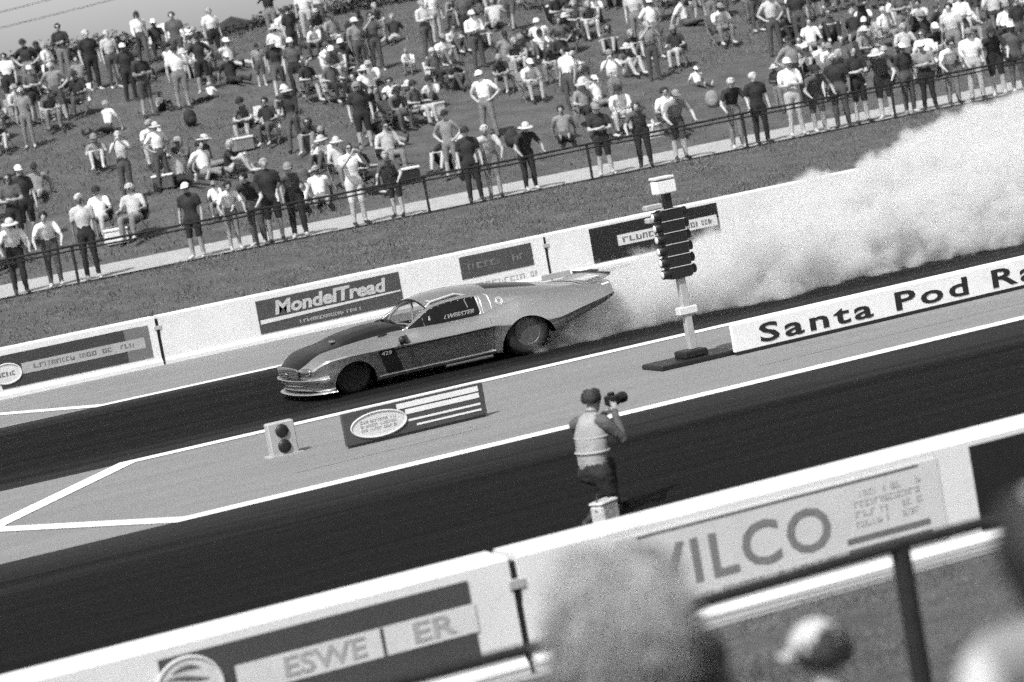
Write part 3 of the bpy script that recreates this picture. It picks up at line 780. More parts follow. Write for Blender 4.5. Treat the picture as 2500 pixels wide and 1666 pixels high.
# rockers, exhaust, side stripe and number
for sg in (1, -1):
    MB().tube([(-1.22+.15*i, -(side_w(-1.22+.15*i, .17)+.006)*sg, .165) for i in range(13)], .010, 6).build('rocker_trim', M_chrome, car)
def side_patch(corners, off=.004, nx=8, nz=14, sg=1):
    (xa, za), (xb, zb), (xc, zc), (xd, zd) = corners; vs = []                # top-front, top-rear, bottom-rear, bottom-front
    for j in range(nz+1):
        v = j/nz
        for i in range(nx+1):
            u_ = i/nx; x = (xa+(xb-xa)*u_)*(1-v)+(xd+(xc-xd)*u_)*v; z = (za+(zb-za)*u_)*(1-v)+(zd+(zc-zd)*u_)*v
            vs.append((x, -(side_w(x, z)+off)*sg, z))
    return MB().add(vs, [(j*(nx+1)+i, (j+1)*(nx+1)+i, (j+1)*(nx+1)+i+1, j*(nx+1)+i+1) for j in range(nz) for i in range(nx)], True)
stp = side_patch([(-1.21, .53), (-.965, .53), (-.84, .19), (-1.09, .19)]).build('side_stripe', M_ink, car)
text('number', '429', .078, M_white, stp, (-1.085, -(side_w(-1.085, .478)+.012), .478), (math.atan2(.08, -(side_w(-1.085, .51)-side_w(-1.085, .43))), 0, 0), width=1.35, depth=.001)
side_patch([(-.965, .515), (.60, .515), (.60, .50), (-.965, .50)], off=.003, nx=30, nz=2).build('body_stripe', M_ink, car)
# mirror, door line, emblem, hood latch, vents
MB().ball((-.84, -.93, .615), (.055, .045, .06), 16, 10).tube([(-.80, -.86, .60), (-.83, -.92, .61)], .02, 8).build('mirror', M_ink, car)
side_patch([(-.80, .66), (-.715, .665), (-.70, .55), (-.79, .55)], nx=4, nz=6).build('mirror_base', M_ink, car)
cx, cz = .80, .845
em = MB()
for r_ in (.052, .034): em.tube([(cx+r_*math.cos(q*math.pi/12), -(gpt(cx+r_*math.cos(q*math.pi/12), max(0, min(1, (cz+r_*math.sin(q*math.pi/12)-g_zb(cx))/(g_zr(cx)-g_zb(cx)))), 0)[0]+.006), cz+r_*math.sin(q*math.pi/12)) for q in range(24)], .006, 5, closed=True)
em.build('round_emblem', M_pale, car)
MB().box((-1.66, -.30, .725), (-1.60, -.16, .755), bev=.006).build('hood_latch', M_chrome, car)
MB().ball((-1.02, -.66, .722), (.085, .022, .012), 14, 6).build('fender_vent', M_ink, car)
for x in (-.72, ): MB().tube([(x, -(side_w(x, .2+.05*i)+.002), .2+.05*i) for i in range(9)], .004, 5).build('door_seam', M_dark, car)
MB().tube([(.56, -(side_w(.56, .2+.05*i)+.002), .2+.05*i) for i in range(10)], .005, 5).build('door_seam', M_dark, car)
# deck lid, tail panel and spoiler
def deck_z(x, w):
    q = dense(sec(x)); pr = [(a, z) for a, z in q[I_HOOD:]]
    return float(np.interp(w, [a for a, z in reversed(pr)], [z for a, z in reversed(pr)]))
vs = []; nx_, ny_ = 8, 12                                                # upturned deck spoiler that grows out of the boot lid
for i_ in range(nx_+1):
    x = 2.16+.46*i_/nx_
    for k_ in range(ny_+1):
        y = -.66+1.32*k_/ny_; vs.append((x, y, deck_z(min(x, TAIL), abs(y))+.008+.075*(i_/nx_)**1.6))
n0 = len(vs); vs += [(x, y, z-.016) for x, y, z in vs]
W_ = ny_+1
fs = [(i_*W_+k_, (i_+1)*W_+k_, (i_+1)*W_+k_+1, i_*W_+k_+1) for i_ in range(nx_) for k_ in range(ny_)]
fs += [tuple(n0+q for q in reversed(f)) for f in fs]
fs += [(nx_*W_+k_, n0+nx_*W_+k_, n0+nx_*W_+k_+1, nx_*W_+k_+1) for k_ in range(ny_)]
fs += [(i_*W_, n0+i_*W_, n0+(i_+1)*W_, (i_+1)*W_) for i_ in range(nx_)] + [(i_*W_+ny_, (i_+1)*W_+ny_, n0+(i_+1)*W_+ny_, n0+i_*W_+ny_) for i_ in range(nx_)]
spo = MB().add(vs, fs, True).build('spoiler', M_paint, car)
b = bmesh.new(); b.from_mesh(spo.data)
for e in b.edges:
    if len(e.link_faces) == 2 and e.calc_face_angle(0) > math.radians(40): e.smooth = False
b.to_mesh(spo.data); b.free()
MB().box((2.60, -.66, .895), (2.632, .66, .915), bev=.004).build('spoiler_lip', M_ink, spo)
MB().box((2.10, .655, .86), (2.58, .675, .945), bev=.004).build('spoiler_fin', M_greyprint, spo)
MB().box((2.62, .40, .86), (2.93, .70, .885), bev=.004).build('end_plate', M_ink, spo)
dl = MB()
for q_ in range(5):
    x = 2.24+q_*.055
    dl.add([(x, -.56, deck_z(x, .5)+.018+.075*max(0, (x-2.16)/.46)**1.6+.006), (x+.03, -.56, deck_z(x+.03, .5)+.018+.075*((x+.03-2.16)/.46)**1.6+.006), (x+.03, -.16, deck_z(x+.03, .2)+.018+.075*((x+.03-2.16)/.46)**1.6+.006), (x, -.16, deck_z(x, .2)+.018+.075*max(0, (x-2.16)/.46)**1.6+.006)], [(0, 1, 2, 3)])
tag(dl.build('deck_lettering', M_pale, spo), kind='stuff')
MB().box((2.555, -.70, .69), (2.572, .70, .79), bev=.004).build('tail_panel', M_ink, car)
for sg in (1, -1):
    for k in range(3): MB().box((2.566, -(.36+k*.10)*sg-.035, .70), (2.578, -(.36+k*.10)*sg+.035, .78), bev=.004).build('tail_light', M_midprint, car)
    side_patch([(2.42, .775), (2.545, .785), (2.545, .765), (2.42, .757)], nx=4, nz=2, sg=sg).build('side_marker', M_pale, car)
    MB().ball((2.06, -.86*sg, .47), (.03, .012, .018), 10, 6).build('reflector', M_pale, car)
MB().tube([(1.5, -.25, .25), (2.75, -.2, .12)], .016, 8).tube([(1.5, .25, .25), (2.75, .2, .12)], .016, 8).tube([(2.75, -.22, .12), (2.75, .22, .12)], .014, 8).build('wheelie_bar', M_midprint, car)
MB().tube([(-.2, -.78, .10), (.52, -.80, .10)], [.022, .026], 10).build('exhaust_pipe', M_dark, car)

# the nose is blunt: pull the front metalwork back and sweep its corners
for ch in [o for o in bpy.data.objects if o.parent is car]:
    if ch.type != 'MESH' or ch.location.length > .01: continue
    for o in [ch]+list(ch.children):
        if o.type != 'MESH' or o.location.length > .01: continue
        for v in o.data.vertices:
            if v.co.x < -1.95:
                k = min(1.0, (-1.95-v.co.x)/.35); x = -1.95+(v.co.x+1.95)*.76
                v.co.x = x+.075*(abs(v.co.y)/.8)**2*k

# ------------------------------------------------------------------ people
SK, TOP, BOT, SHOE = 0, 1, 2, 3
M_skins = [mat('skin_light', .42, .55, var=.08, scale=12), mat('skin_tanned', .30, .55, var=.08, scale=12), mat('skin_dark', .13, .55, var=.1, scale=12)]
TONES = {'white': .78, 'pale grey': .50, 'mid grey': .22, 'dark grey': .085, 'black': .022}
M_tops = {k: mat('shirt_'+k.replace(' ', '_'), v, .85, var=.14, scale=5, bump=.5, bscale=14) for k, v in TONES.items()}
M_bots = {k: mat('trousers_'+k.replace(' ', '_'), v*.85, .85, var=.16, scale=5, bump=.5, bscale=12) for k, v in TONES.items()}
M_hairs = {'dark': mat('hair_dark', .018, .6, var=.4, scale=30, bump=.6, bscale=60), 'brown': mat('hair_brown', .06, .6, var=.4, scale=30, bump=.6, bscale=60), 'fair': mat('hair_fair', .34, .55, var=.35, scale=40, bump=.6, bscale=80), 'grey': mat('hair_grey', .5, .6, var=.25, scale=30, bump=.6, bscale=60)}
M_shoe = mat('shoe_leather', .03, .6, var=.3)
M_lens = mat('sunglass_lens', .006, .1, var=.1)

def V(*a): return Vector(a)
def sym(d):                                                                # mirror ..L joints to ..R when missing
    for k in list(d):
        if k.endswith('L') and k[:-1]+'R' not in d: d[k[:-1]+'R'] = V(-d[k].x, d[k].y, d[k].z)
    return d
def J(**k): return sym({a: V(*b) for a, b in k.items()})
POSES = {
 'standing': J(pel=(0,.0,.94), wai=(0,.01,1.08), che=(0,.0,1.29), nec=(0,.015,1.47), hea=(0,-.015,1.625), shoL=(.185,.01,1.41), elbL=(.245,.03,1.13), wriL=(.25,-.05,.89), hanL=(.245,-.08,.80), hipL=(.09,0,.92), kneL=(.11,-.015,.50), ankL=(.12,.02,.085), toeL=(.15,-.16,.035)),
 'arms folded': J(pel=(0,.0,.94), wai=(0,.01,1.08), che=(0,.0,1.29), nec=(0,.015,1.47), hea=(0,-.015,1.625), shoL=(.185,.0,1.41), elbL=(.25,-.06,1.15), wriL=(.03,-.19,1.17), hanL=(-.06,-.185,1.19), shoR=(-.185,.0,1.41), elbR=(-.25,-.06,1.15), wriR=(-.03,-.17,1.13), hanR=(.07,-.18,1.14), hipL=(.09,0,.92), kneL=(.10,-.01,.50), ankL=(.13,.02,.085), toeL=(.17,-.15,.035)),
 'hands on hips': J(pel=(0,.0,.94), wai=(0,.01,1.08), che=(0,.0,1.29), nec=(0,.015,1.47), hea=(0.02,-.015,1.625), shoL=(.185,.0,1.41), elbL=(.36,.10,1.17), wriL=(.20,-.02,1.02), hanL=(.15,-.07,1.0), hipL=(.09,0,.92), kneL=(.13,-.01,.50), ankL=(.16,.02,.085), toeL=(.21,-.15,.035)),
 'raising a phone': J(pel=(0,.0,.94), wai=(0,.01,1.08), che=(0,.0,1.29), nec=(0,.01,1.47), hea=(0,-.02,1.625), shoL=(.185,-.01,1.41), elbL=(.26,-.20,1.27), wriL=(.07,-.33,1.50), hanL=(.04,-.36,1.57), shoR=(-.185,-.01,1.41), elbR=(-.26,-.18,1.25), wriR=(-.08,-.33,1.47), hanR=(-.04,-.36,1.55), hipL=(.09,0,.92), kneL=(.10,-.01,.50), ankL=(.12,.02,.085), toeL=(.15,-.16,.035)),
 'leaning on the rail': J(pel=(0,.12,.92), wai=(0,.09,1.04), che=(0,.0,1.20), nec=(0,-.12,1.34), hea=(0,-.20,1.47), shoL=(.185,-.07,1.28), elbL=(.31,-.16,1.03), wriL=(.27,-.36,.88), hanL=(.27,-.42,.86), hipL=(.09,.12,.90), kneL=(.10,.08,.48), ankL=(.11,.10,.085), toeL=(.13,-.08,.035)),
 'walking': J(pel=(0,.0,.93), wai=(0,.0,1.07), che=(0,-.02,1.28), nec=(0,-.02,1.46), hea=(0,-.05,1.615), shoL=(.185,-.01,1.40), elbL=(.24,.12,1.15), wriL=(.24,.08,.92), hanL=(.235,.05,.83), shoR=(-.185,-.01,1.40), elbR=(-.23,-.09,1.13), wriR=(-.21,-.28,.98), hanR=(-.20,-.36,.94), hipL=(.09,0,.91), kneL=(.10,-.17,.52), ankL=(.10,-.25,.09), toeL=(.11,-.44,.06), hipR=(-.09,0,.91), kneR=(-.10,.06,.49), ankR=(-.10,.32,.16), toeR=(-.11,.20,.03)),
 'sitting with knees up': J(pel=(0,.0,.12), wai=(0,.05,.25), che=(0,.03,.46), nec=(0,-.03,.63), hea=(0,-.09,.775), shoL=(.185,.0,.57), elbL=(.26,-.19,.40), wriL=(.10,-.39,.47), hanL=(.03,-.43,.47), hipL=(.10,-.02,.13), kneL=(.15,-.36,.47), ankL=(.13,-.53,.08), toeL=(.15,-.71,.035)),
 'sitting with legs out': J(pel=(0,.0,.12), wai=(0,.06,.25), che=(0,.11,.46), nec=(0,.12,.64), hea=(0,.08,.79), shoL=(.185,.12,.58), elbL=(.28,.26,.34), wriL=(.27,.36,.09), hanL=(.28,.33,.035), hipL=(.10,-.02,.12), kneL=(.13,-.43,.17), ankL=(.14,-.83,.07), toeL=(.17,-.89,.22)),
 'in folding chair': J(pel=(0,.02,.46), wai=(0,.06,.58), che=(0,.08,.80), nec=(0,.06,.97), hea=(0,.02,1.12), shoL=(.185,.07,.91), elbL=(.28,.02,.66), wriL=(.27,-.20,.66), hanL=(.24,-.29,.65), hipL=(.10,.0,.46), kneL=(.13,-.43,.49), ankL=(.13,-.47,.085), toeL=(.15,-.64,.035)),
 'hunched in folding chair': J(pel=(0,.02,.46), wai=(0,.02,.58), che=(0,-.08,.76), nec=(0,-.20,.90), hea=(0,-.28,1.03), shoL=(.185,-.15,.84), elbL=(.24,-.27,.60), wriL=(.07,-.42,.60), hanL=(.02,-.48,.58), hipL=(.10,.0,.46), kneL=(.16,-.43,.49), ankL=(.15,-.42,.085), toeL=(.17,-.59,.035)),
}
def capsule(mb, p0, r0_, p1, r1, mi, flat=1.0, side=None, n=12):
    """tapered limb piece with round ends; flat squashes it across the side axis"""
    p0, p1 = Vector(p0), Vector(p1); d = p1-p0; L = max(d.length, 1e-5); d = d/L
    s = Vector(side) if side is not None else (Vector((1, 0, 0)) if abs(d.x) < .9 else Vector((0, 1, 0)))
    s = (s-d*s.dot(d)).normalized(); q = d.cross(s)
    rings = []
    for a in (90, 60, 30): rings.append((p0-d*(r0_*math.sin(math.radians(a))*(flat+1)/2), r0_*math.cos(math.radians(a))))
    rings += [(p0, r0_), (p0.lerp(p1, .5), (r0_+r1)/2), (p1, r1)]
    for a in (30, 60, 90): rings.append((p1+d*(r1*math.sin(math.radians(a))*(flat+1)/2), r1*math.cos(math.radians(a))))
    vs = []; fs = []
    for c, r in rings:
        r = max(r, .0008)
        for k in range(n):
            t = 2*math.pi*k/n; vs.append(c+s*(r*math.cos(t))+q*(r*flat*math.sin(t)))
    for i in range(len(rings)-1):
        for k in range(n): fs.append((i*n+k, i*n+(k+1) % n, (i+1)*n+(k+1) % n, (i+1)*n+k))
    fs += [tuple(reversed(range(n))), tuple(range((len(rings)-1)*n, len(rings)*n))]
    mb.add(vs, fs, True, mi)
def human_mesh(name, j, voxel=.02, target=1600, sleeves='short', legs='long', fingers=False, smooth=3, head_pitch=0.0):
    mb = MB(); bones = []
    def cap(a, ra, b, rb, mi, flat=1.0, side=None):
        capsule(mb, a, ra, b, rb, mi, flat, side); bones.append((Vector(a), Vector(b), ra, rb, mi))
    X = (j['shoL']-j['shoR']).normalized()
    XH = (j['hipL']-j['hipR']).normalized()
    # trunk
    cap(j['pel']-XH*.0+V(0, 0, .0), .155, j['wai'], .140, BOT, .72, XH)
    cap(j['wai'], .140, j['che'], .168, TOP, .70, X)
    cap(j['che'], .168, j['nec'].lerp(j['che'], .28), .120, TOP, .68, X)
    cap(j['shoL'].lerp(j['nec'], .15), .068, j['shoR'].lerp(j['nec'], .15), .068, TOP)
    cap(j['nec'].lerp(j['che'], .15), .062, j['hea'].lerp(j['nec'], .35), .052, SK)
    for s in 'LR':
        cap(j['nec'].lerp(j['sho'+s], .25)+V(0, .01, -.01), .060, j['sho'+s], .058, TOP)
        sl = TOP if sleeves != 'none' else SK
        mid = j['sho'+s].lerp(j['elb'+s], .62)
        cap(j['sho'+s], .060, mid, .050, sl); cap(mid, .046, j['elb'+s], .041, TOP if sleeves == 'long' else SK)
        cap(j['elb'+s], .042, j['wri'+s], .030, TOP if sleeves == 'long' else SK)
        w, h = j['wri'+s], j['han'+s]; d = (h-w).normalized()
        if not fingers:
            cap(w+d*.02, .030, h+d*.03, .036, SK, .55, X); cap(w+d*.03, .014, w+d*.06+V(0, -.035, 0), .012, SK)
        cap(j['hip'+s], .098, j['hip'+s].lerp(j['kne'+s], .55), .080, BOT)
        lo = BOT if legs != 'shorts' else SK
        cap(j['hip'+s].lerp(j['kne'+s], .55), .080, j['kne'+s], .060, BOT)
        cap(j['kne'+s], .060, j['kne'+s].lerp(j['ank'+s], .4), .060, lo); cap(j['kne'+s].lerp(j['ank'+s], .4), .059, j['ank'+s], .042, lo)
        cap(j['ank'+s]-V(0, 0, .02), .046, j['toe'+s], .040, SHOE, .8, XH)
        if fingers:
            side = X*(1 if s == 'L' else -1); dd = d; acr = dd.cross(side).normalized()
            acr = (side - dd*side.dot(dd)).normalized(); nrm = dd.cross(acr)
            cap(w, .027, w+dd*.085, .037, SK, .42, acr)
            for k, (off, ln) in enumerate(((-.030, .068), (-.010, .080), (.011, .074), (.031, .056))):
                a = w+dd*.095+acr*off; curl = nrm*(.022 if s == 'L' else -.022)
                b = a+dd*ln*.5+curl*.5; c = b+dd*ln*.35+curl*1.2
                cap(a, .0095, b, .0088, SK); cap(b, .0088, c, .0075, SK)
            a = w+dd*.03-acr*.034; cap(a, .012, a+dd*.035-acr*.028, .0105, SK); cap(a+dd*.035-acr*.028, .0105, a+dd*.062-acr*.03, .009, SK)
    # head with jaw, nose and ears
    up = (j['hea']-j['nec']).normalized(); up = (up*.35+V(0, 0, 1)*.65).normalized()
    if head_pitch: up = (up+V(0, -head_pitch, 0)).normalized()
    fr = V(0, -1, 0); fr = (fr-up*fr.dot(up)).normalized(); hc = j['hea']
    cap(hc+up*.025, .082, hc+up*.052-fr*.018, .080, SK, 1.10, X)
    cap(hc-up*.03+fr*.016, .064, hc-up*.068+fr*.036, .040, SK, 1.0, X)
    cap(hc+fr*.088+up*.012, .011, hc+fr*.108-up*.018, .016, SK)
    cap(hc+fr*.082+up*.032+X*.03, .016, hc+fr*.082+up*.032-X*.03, .016, SK)      # brow
    cap(hc+fr*.082-up*.052+X*.014, .012, hc+fr*.082-up*.052-X*.014, .012, SK)   # mouth
    for s in (1, -1): cap(hc+X*(.083*s)-up*.012, .017, hc+X*(.086*s)+up*.016, .021, SK, .5, fr)
    me0 = mb.mesh(name, [M_skins[0]]*4)
    o = bpy.data.objects.new(name, me0); col.objects.link(o)
    md = o.modifiers.new('r', 'REMESH'); md.mode = 'VOXEL'; md.voxel_size = voxel
    ms = o.modifiers.new('s', 'SMOOTH'); ms.factor = .5; ms.iterations = smooth
    dg = bpy.context.evaluated_depsgraph_get(); me = bpy.data.meshes.new_from_object(o.evaluated_get(dg)); 
    o.modifiers.clear()
    # cloth folds
    n = len(me.vertices); co = np.empty(n*3); me.vertices.foreach_get('co', co); co = co.reshape(-1, 3)
    A = np.array([b[0] for b in bones]); B = np.array([b[1] for b in bones]); RA = np.array([b[2] for b in bones]); RB = np.array([b[3] for b in bones]); MI = np.array([b[4] for b in bones])
    def nearest(P):
        AB = B-A; L2 = np.maximum((AB**2).sum(1), 1e-9)
        t = np.clip(((P[:, None, :]-A[None])*AB[None]).sum(2)/L2[None], 0, 1)
        dist = np.linalg.norm(P[:, None, :]-(A[None]+AB[None]*t[..., None]), axis=2) - (RA+(RB-RA)*t)
        return MI[np.argmin(dist, axis=1)]
    lab = nearest(co)
    no = np.empty(n*3); me.vertices.foreach_get('normal', no); no = no.reshape(-1, 3)
    for i in range(n):
        if lab[i] in (TOP, BOT):
            p = co[i]; k = mnoise.noise((p[0]*11, p[1]*11, p[2]*17))+.5*mnoise.noise((p[0]*26, p[1]*26, p[2]*30))
            co[i] += no[i]*(.006+.007*k)
    me.vertices.foreach_set('co', co.ravel()); me.update()
    if target and len(me.polygons)*2 > target:
        o.data = me; dc = o.modifiers.new('d', 'DECIMATE'); dc.ratio = target/(len(me.polygons)*2)
        dg = bpy.context.evaluated_depsgraph_get(); me2 = bpy.data.meshes.new_from_object(o.evaluated_get(dg)); o.modifiers.clear()
        o.data = me2; bpy.data.meshes.remove(me); me = me2
    fc = np.array([p.center for p in me.polygons]); mi = nearest(fc)
    me.materials.clear()
    for m_ in (M_skins[0], M_tops['white'], M_bots['dark grey'], M_shoe): me.materials.append(m_)
    me.polygons.foreach_set('material_index', mi.astype(np.int32)); me.polygons.foreach_set('use_smooth', np.ones(len(me.polygons), bool)); me.update()
    bpy.data.objects.remove(o)
    return me, (hc, up, fr, X)
def hair_mesh(frame, style, name='hair'):
    hc, up, fr, X = frame; mb = MB(); n, m = 22, 14; vs = []; fs = []
    long_ = style == 'long'
    for i in range(m+1):
        p = math.pi*(i/m)*(.80 if long_ else .66)
        for k in range(n):
            t = 2*math.pi*k/n
            d = up*math.cos(p)+X*(math.sin(p)*math.cos(t))+(-fr)*(math.sin(p)*math.sin(t))
            front = max(0.0, -math.sin(t))*math.sin(p)
            if front > .45 and p > 1.0: d = (d*1.0); sc = .80
            else: sc = 1.0
            r = (.098+.010*mnoise.noise((d.x*6, d.y*6, d.z*6)))*(1.13 if abs(d.dot(fr)) > .5 else 1.0)*sc
            v = hc+up*.035-fr*.008+Vector((d.x*r, d.y*r, d.z*r))
            if long_ and p > 1.5 and front < .3: v -= up*(.10*(p-1.5)); v += (v-hc-up*.03)*.05
            vs.append(v)
    for i in range(m):
        for k in range(n): fs.append((i*n+k, (i+1)*n+k, (i+1)*n+(k+1) % n, i*n+(k+1) % n))
    return mb.add(vs, fs, True).mesh(name, M_hairs['dark'])
def cap_mesh(frame, brim='peak', name='cap'):
    hc, up, fr, X = frame; mb = MB(); n, m = 20, 7; vs = []; fs = []
    for i in range(m+1):
        p = math.pi*.5*i/m*1.06
        for k in range(n):
            t = 2*math.pi*k/n; d = up*math.cos(p)*1.02+X*(math.sin(p)*math.cos(t))*.93+fr*(math.sin(p)*math.sin(t))*1.13
            vs.append(hc+up*.045+d*.101)
    for i in range(m):
        for k in range(n): fs.append((i*n+k, (i+1)*n+k, (i+1)*n+(k+1) % n, i*n+(k+1) % n))
    mb.add(vs, fs, True)
    base = hc+up*.045
    if brim == 'peak':
        pv = []; 
        for a in range(9):
            t = math.radians(20+a*17.5); e = X*math.cos(t)*.094+fr*math.sin(t)*.112
            pv += [base+e, base+e+fr*(.075*math.sin(t)**.7)-up*.012, base+e+fr*(.075*math.sin(t)**.7)-up*.018, base+e-up*.008]
        ff = []
        for a in range(8):
            for q in range(4): ff.append((a*4+q, a*4+(q+1) % 4, a*4+4+(q+1) % 4, a*4+4+q))
        mb.add(pv, ff, True)
    else:
        pv = []
        for a in range(24):
            t = 2*math.pi*a/24; e = X*math.cos(t)*.096+fr*math.sin(t)*.112; w = X*math.cos(t)*.178+fr*math.sin(t)*.20
            pv += [base+e, base+w-up*.03, base+w-up*.036, base+e-up*.008]
        ff = []
        for a in range(24):
            b = (a+1) % 24
            for q in range(4): ff.append((a*4+q, a*4+(q+1) % 4, b*4+(q+1) % 4, b*4+q))
        mb.add(pv, ff, True)
    return mb.mesh(name, M_tops['white'])
def shades_mesh(frame):
    hc, up, fr, X = frame; mb = MB()
    for s in (1, -1):
        c = hc+fr*.100+up*.014+X*(.034*s); mb.ball(c, (.026, .014, .019), 10, 6)
        mb.tube([c+X*(.024*s)+up*.004, hc+X*(.086*s)+up*.014], .003, 5)
    mb.tube([hc+fr*.108+up*.018+X*.012, hc+fr*.108+up*.018-X*.012], .003, 5)
    return mb.mesh('sunglasses', M_lens)
PROTO = {}
for k, jj in POSES.items():
    for legs in ('long', 'shorts'):
        me, fr_ = human_mesh('person', jj, legs=legs, sleeves='long' if k in ('walking', 'arms folded') and legs == 'long' else 'short')
        if legs == 'long': acc = {'short': hair_mesh(fr_, 'short'), 'long': hair_mesh(fr_, 'long'), 'cap': cap_mesh(fr_), 'sunhat': cap_mesh(fr_, 'round', 'sunhat'), 'shades': shades_mesh(fr_), 'frame': fr_}
        PROTO[(k, legs)] = (me, acc)
def slot(o, i, m):
    o.material_slots[i].link = 'OBJECT'; o.material_slots[i].material = m
def add_person(pose, legs, loc, rz, scale, top, bot, skin, head, hair, shades=False):
    me, acc = PROTO[(pose, legs)]
    o = bpy.data.objects.new('person', me); col.objects.link(o)
    o.location = loc; o.rotation_euler = (0, 0, rz); o.scale = (scale*random.uniform(.92, 1.16)*random.choice((-1, 1)), scale*random.uniform(.92, 1.2), scale)
    slot(o, SK, M_skins[skin]); slot(o, TOP, M_tops[top]); slot(o, BOT, M_bots[bot]); slot(o, SHOE, M_shoe if random.random() < .6 else M_tops['pale grey'])
    def child(me_, m, nm):
        c = bpy.data.objects.new(nm, me_); col.objects.link(c); c.parent = o; slot(c, 0, m); return c
    if head[0] in ('cap', 'sunhat'): child(acc[head[0]], M_tops[head[1]], head[0])
    child(acc['long' if hair[0] == 'long' else 'short'], M_hairs[hair[1]], 'hair').scale = (1, 1, 1)
    if shades: child(acc['shades'], M_lens, 'sunglasses')
    return o
# folding chair: seat, backrest, two crossed leg frames, arms
def chair_proto():
    ps = []
    ps.append(('seat', MB().box((-.25, -.24, .385), (.25, .20, .40)).mesh('seat', M_tops['dark grey'])))
    b = MB().box((-.25, 0, 0), (.25, .014, .46)); 
    for i, v in enumerate(b.v): b.v[i] = (v[0], v[1]+.20+v[2]*.28, v[2]+.40)
    ps.append(('backrest', b.mesh('backrest', M_tops['dark grey'])))
    for s in (-1, 1):
        ps.append(('leg', MB().tube([(.26*s, -.26, .01), (.26*s, .22, .42), (.26*s, .34, .88)], .012, 6).mesh('leg', M_midprint)))
        ps.append(('leg', MB().tube([(.26*s, .28, .01), (.26*s, -.24, .40), (.26*s, -.25, .60)], .012, 6).mesh('leg', M_midprint)))
        ps.append(('armrest', MB().box((.26*s-.03, -.28, .60), (.26*s+.03, .20, .618), bev=.006).mesh('armrest', M_black)))
    return ps
CHAIR = chair_proto()
def add_chair(loc, rz, tone, scale=1.0):
    t = empty('folding_chair', loc, rz); t.scale = (scale,)*3
    for nm, me in CHAIR:
        c = bpy.data.objects.new(nm, me); col.objects.link(c); c.parent = t
        if nm in ('seat', 'backrest'): slot(c, 0, M_tops[tone])
    return t

# ------------------------------------------------------------------ the crowd on the far bank (pixels in 2353-wide coordinates give the place of the feet)
K = 2500/2353.0
rc = random.Random(11)
crowd = []; chairs = []
def foot(x, y): return on_bank(x*K, y*K)
def spec_person(x, y, pose, top, bot=None, head=None, hair=None, legs=None, size=None, face=None, rail=False):
    p = foot(x, y)
    if p is None: return
    if rail: 
        d = ray(x*K, (y-40)*K); p = CAMP+d*(57.44/d.y); p.z = gz(57.44)+.02
    bot = bot or rc.choice(['black', 'dark grey', 'dark grey', 'mid grey', 'mid grey', 'pale grey'])
    hair = hair or rc.choice([('short', 'dark'), ('short', 'brown'), ('short', 'dark'), ('long', 'brown'), ('long', 'fair'), ('short', 'grey'), ('short', 'fair')])
    head = head or rc.choice([('none', ''), ('none', ''), ('none', ''), ('cap', 'black'), ('cap', 'white'), ('cap', 'mid grey'), ('sunhat', 'pale grey')])
    legs = legs or rc.choice(['long', 'long', 'shorts'])
    rz = face if face is not None else rc.gauss(0, .45) - .25
    z = gz(p.y) if not rail else p.z
    s = (size or rc.uniform(.93, 1.06))
    z -= .02
    o = add_person(pose, legs, (p.x, p.y, z), rz, s, top, bot, rc.choice([0, 0, 0, 1, 1, 2]), head, hair, rc.random() < .35)
    crowd.append(dict(o=o, pose=pose, top=top, bot=bot, head=head, hair=hair, x=x, Y=p.y, legs=legs, rail=rail, small=s < .8))
    if 'chair' in pose:
        tn = rc.choice(['black', 'dark grey', 'mid grey', 'pale grey', 'white'])
        chairs.append(dict(o=add_chair((p.x, p.y, z+.0), rz, tn, s), tone=tn, x=x, Y=p.y, top=top))
# the ones that stand out in the photograph
for a in [(860, 300, 'arms folded', 'white', 'black'), (1130, 320, 'hands on hips', 'white', 'mid grey'), (1320, 262, 'standing', 'white', 'dark grey'), (1425, 270, 'raising a phone', 'white', 'mid grey'),
          (1105, 158, 'arms folded', 'white', 'dark grey'), (425, 250, 'standing', 'white', 'mid grey'), (240, 545, 'in folding chair', 'white', 'pale grey'), (318, 548, 'in folding chair', 'pale grey', 'mid grey'),
          (755, 392, 'sitting with knees up', 'white', 'dark grey'), (478, 410, 'sitting with legs out', 'white', 'mid grey'), (420, 425, 'sitting with legs out', 'pale grey', 'black'), (905, 400, 'in folding chair', 'pale grey', 'mid grey'),
          (1545, 315, 'in folding chair', 'white', 'mid grey'), (712, 90, 'standing', 'white', 'pale grey'), (742, 82, 'walking', 'white', 'dark grey'), (125, 225, 'arms folded', 'white', 'black'), (32, 250, 'standing', 'white', 'black'),
          (268, 205, 'standing', 'pale grey', 'dark grey'), (305, 235, 'standing', 'black', 'black'), (650, 225, 'walking', 'black', 'dark grey'), (690, 228, 'standing', 'dark grey', 'black'), (625, 330, 'in folding chair', 'black', 'dark grey'),
          (580, 325, 'hunched in folding chair', 'dark grey', 'black'), (845, 345, 'standing', 'black', 'black'), (885, 335, 'sitting with legs out', 'black', 'mid grey'), (75, 560, 'standing', 'black', 'black'), (50, 580, 'arms folded', 'dark grey', 'black'),
          (1000, 250, 'sitting with knees up', 'pale grey', 'dark grey'), (1010, 205, 'in folding chair', 'dark grey', 'black'), (1660, 105, 'hunched in folding chair', 'white', 'mid grey'), (500, 140, 'standing', 'white', 'black')]:
    spec_person(*a)
